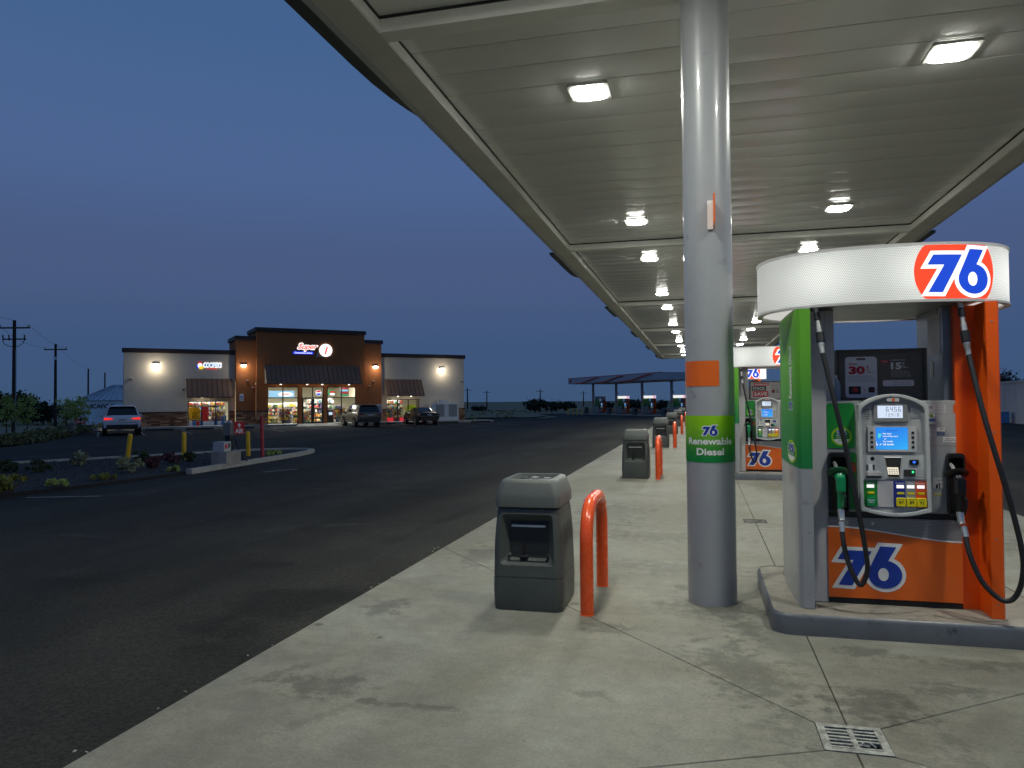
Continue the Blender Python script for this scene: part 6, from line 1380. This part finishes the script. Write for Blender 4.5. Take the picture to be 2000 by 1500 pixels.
# ---------------------------------------------------------------- field edge, distant trees and poles
r = random.Random(21); fb = MB()
for _ in range(900):
    y = r.uniform(60, 150); x = r.uniform(-75, -19 - max(0, (80 - y))*0) if y < 112 else r.uniform(-75, 10)
    if y > 76 and x > -19 - (y - 76)*.25 and y < 118: continue
    q = leaf_cloud(r, (x, y, gz(x, y) - .02), (.5, .5, r.uniform(.10, .32)), 2, 7, .16); fb.add(q.v, q.f)
leaf_mat('leaf_dry', '#8a7a58', '#8f8a58')
tag(obj('field_grass', fb, 'leaf_dry', norm=False), 'dry tufted grass over the open field beyond the lot', 'grass', kind='stuff')
sheet('field_bank', [(-80, 84), (-19.6, 61), (-19.6, 72), (-18, 80), (-19, 93), (-30, 125), (-90, 140)], .05, 'dry_field', 6.)
for k, (x, y, h, cw, lb) in enumerate(((-28.0, 127.0, 3.6, 4.6, 'dark bushy tree left of the far canopy on the horizon'), (-27.3, 137.5, 2.8, 4.6, 'low dark tree right of the bushy tree on the horizon'), (-24.4, 138.1, 2.7, 3.6, 'second low dark tree nearer the far canopy on the horizon'), (-43.3, 143.8, 1.6, 3.4, 'small shrub on the horizon right of the store'), (-11.9, 141.4, 3.2, 4.4, 'dark tree behind the lit far pumps'), (-7.2, 142.6, 2.9, 4.4, 'dark tree behind the rightmost far pump'), (-17.5, 141, 2.6, 3.6, 'dark tree behind the unlit far pump'),
        (29.3, 84.8, 4.6, 3.6, 'round dark tree above the white wall'), (32.6, 88.7, 3.9, 3.6, 'dark tree above the white wall at the picture edge'), (30.6, 92, 5.6, 2.2, 'narrow tall dark tree above the white wall'), (19, 118.3, 4.0, 5., 'dark tree behind the advert board of the nearest pump'), (26.5, 99.5, 4.4, 3.6, 'dark tree behind the right upright of the nearest pump'), (23, 106, 3.6, 4.4, 'wide dark tree behind the white wall'))):
    tree('distant_tree', lb, x, y, gz(x, y) - .1, h*(.62 if y > 120 and x < 0 else 1.), cw, h*.12, 'leaf_far', 120 + k, 50, 30, .2, .14, 'dark distant trees')
for k, (x, y, h) in enumerate(((-57.7, 181.4, 5.4), (-64, 221, 5.2), (-43.8, 205.5, 5.2), (-35, 228.4, 4.8))):
    t = utility_pole(f'tiny utility pole on the horizon, {ORD[k]} right of the store', x, y, -.5, h, rad(14), True, r0=.2)
# ---------------------------------------------------------------- long white building on the right
mat('white_wall', '#b5b3b4', .85, noise=(.4, .06)); 
a, b_ = Vector((19.9, 68)), Vector((16.2, 38)); d = (b_ - a); ang = math.atan2(d.y, d.x); L = d.length
t = thing('long_shed', 'long low pale shed at the right edge beyond the asphalt', 'building', (a.x, a.y, -.05), ang)
obj('wall', MB().box(0, L, 0, 9, 0, 2.35), 'white_wall', t); obj('roof_edge', MB().box(-.1, L + .1, -.08, 9.1, 2.352, 2.45), 'pump_grey', t)
for k in range(1, 12): obj('wall_joint', MB().box(L*k/12 - .02, L*k/12 + .02, -.012, -.001, .02, 2.33), 'white_wall', t)
for k, (x, y) in enumerate(((16.9, 51.9), (16.65, 49.75), (16.75, 48.5))):
    t = thing('bollard', f'{ORD[k]} small yellow bollard before the pale shed', 'bollard', (x, y, -.03), 0, 'yellow bollards by the shed'); obj('post', MB().lathe([(.075, 0), (.075, .62)], 0, 0, 10), 'yellow_paint', t, smooth=40); obj('dome', MB().lathe([(.075, .62), (.03, .66)], 0, 0, 10), 'yellow_paint', t)
t = thing('blue_crate', 'blue box against the pale shed', 'box', (17.05, 48.7, -.03), ang); obj('body', MB().box(-.3, .3, -.2, .2, 0, .6), 'sticker_blue', t, bevel=.02); obj('lid', MB().box(-.32, .32, -.22, .22, .601, .66), 'sticker_blue', t)
# faint lane paint on the asphalt
for k, pts in enumerate((((-9.4, 14.6), (-9.0, 15.4)), ((-10.8, 9.95), (-9.7, 10.35)))):
    (x0_, y0_), (x1_, y1_) = pts; d = Vector((x1_-x0_, y1_-y0_)).normalized(); nn = Vector((-d.y, d.x))*.04
    tag(obj('painted_line', MB().add([(x0_-nn.x, y0_-nn.y, -.026), (x1_-nn.x, y1_-nn.y, -.026), (x1_+nn.x, y1_+nn.y, -.026), (x0_+nn.x, y0_+nn.y, -.026)], [(0, 1, 2, 3)]), 'line_white'), kind='structure')

# scraps of litter and grit caught along the joint between apron and asphalt
r = random.Random(33); lt = MB()
for _ in range(70):
    y = r.uniform(2.6, 22); x = X0 - abs(r.gauss(0, .05)) - .012; s_ = r.uniform(.004, .012) * (2. if r.random() < .12 else 1.); a = r.uniform(0, 3.1); c_, q_ = math.cos(a)*s_, math.sin(a)*s_
    lt.add([(x - c_, y - q_, -.026), (x + q_*.6, y - c_*.6, -.026), (x + c_, y + q_, -.022), (x - q_*.6, y + c_*.6, -.02)], [(0, 1, 2), (0, 2, 3)])
tag(obj('edge_litter', lt, mat('litter_pale', '#8f8c84', .9, noise=(40, .4)), norm=False), 'pale grit and scraps caught along the apron edge', 'litter', kind='stuff')
# ---------------------------------------------------------------- plan units to metres
for o in list(SC.objects):
    if o.parent is None and o is not cam:
        o.location = o.location * K; o.scale = o.scale * K
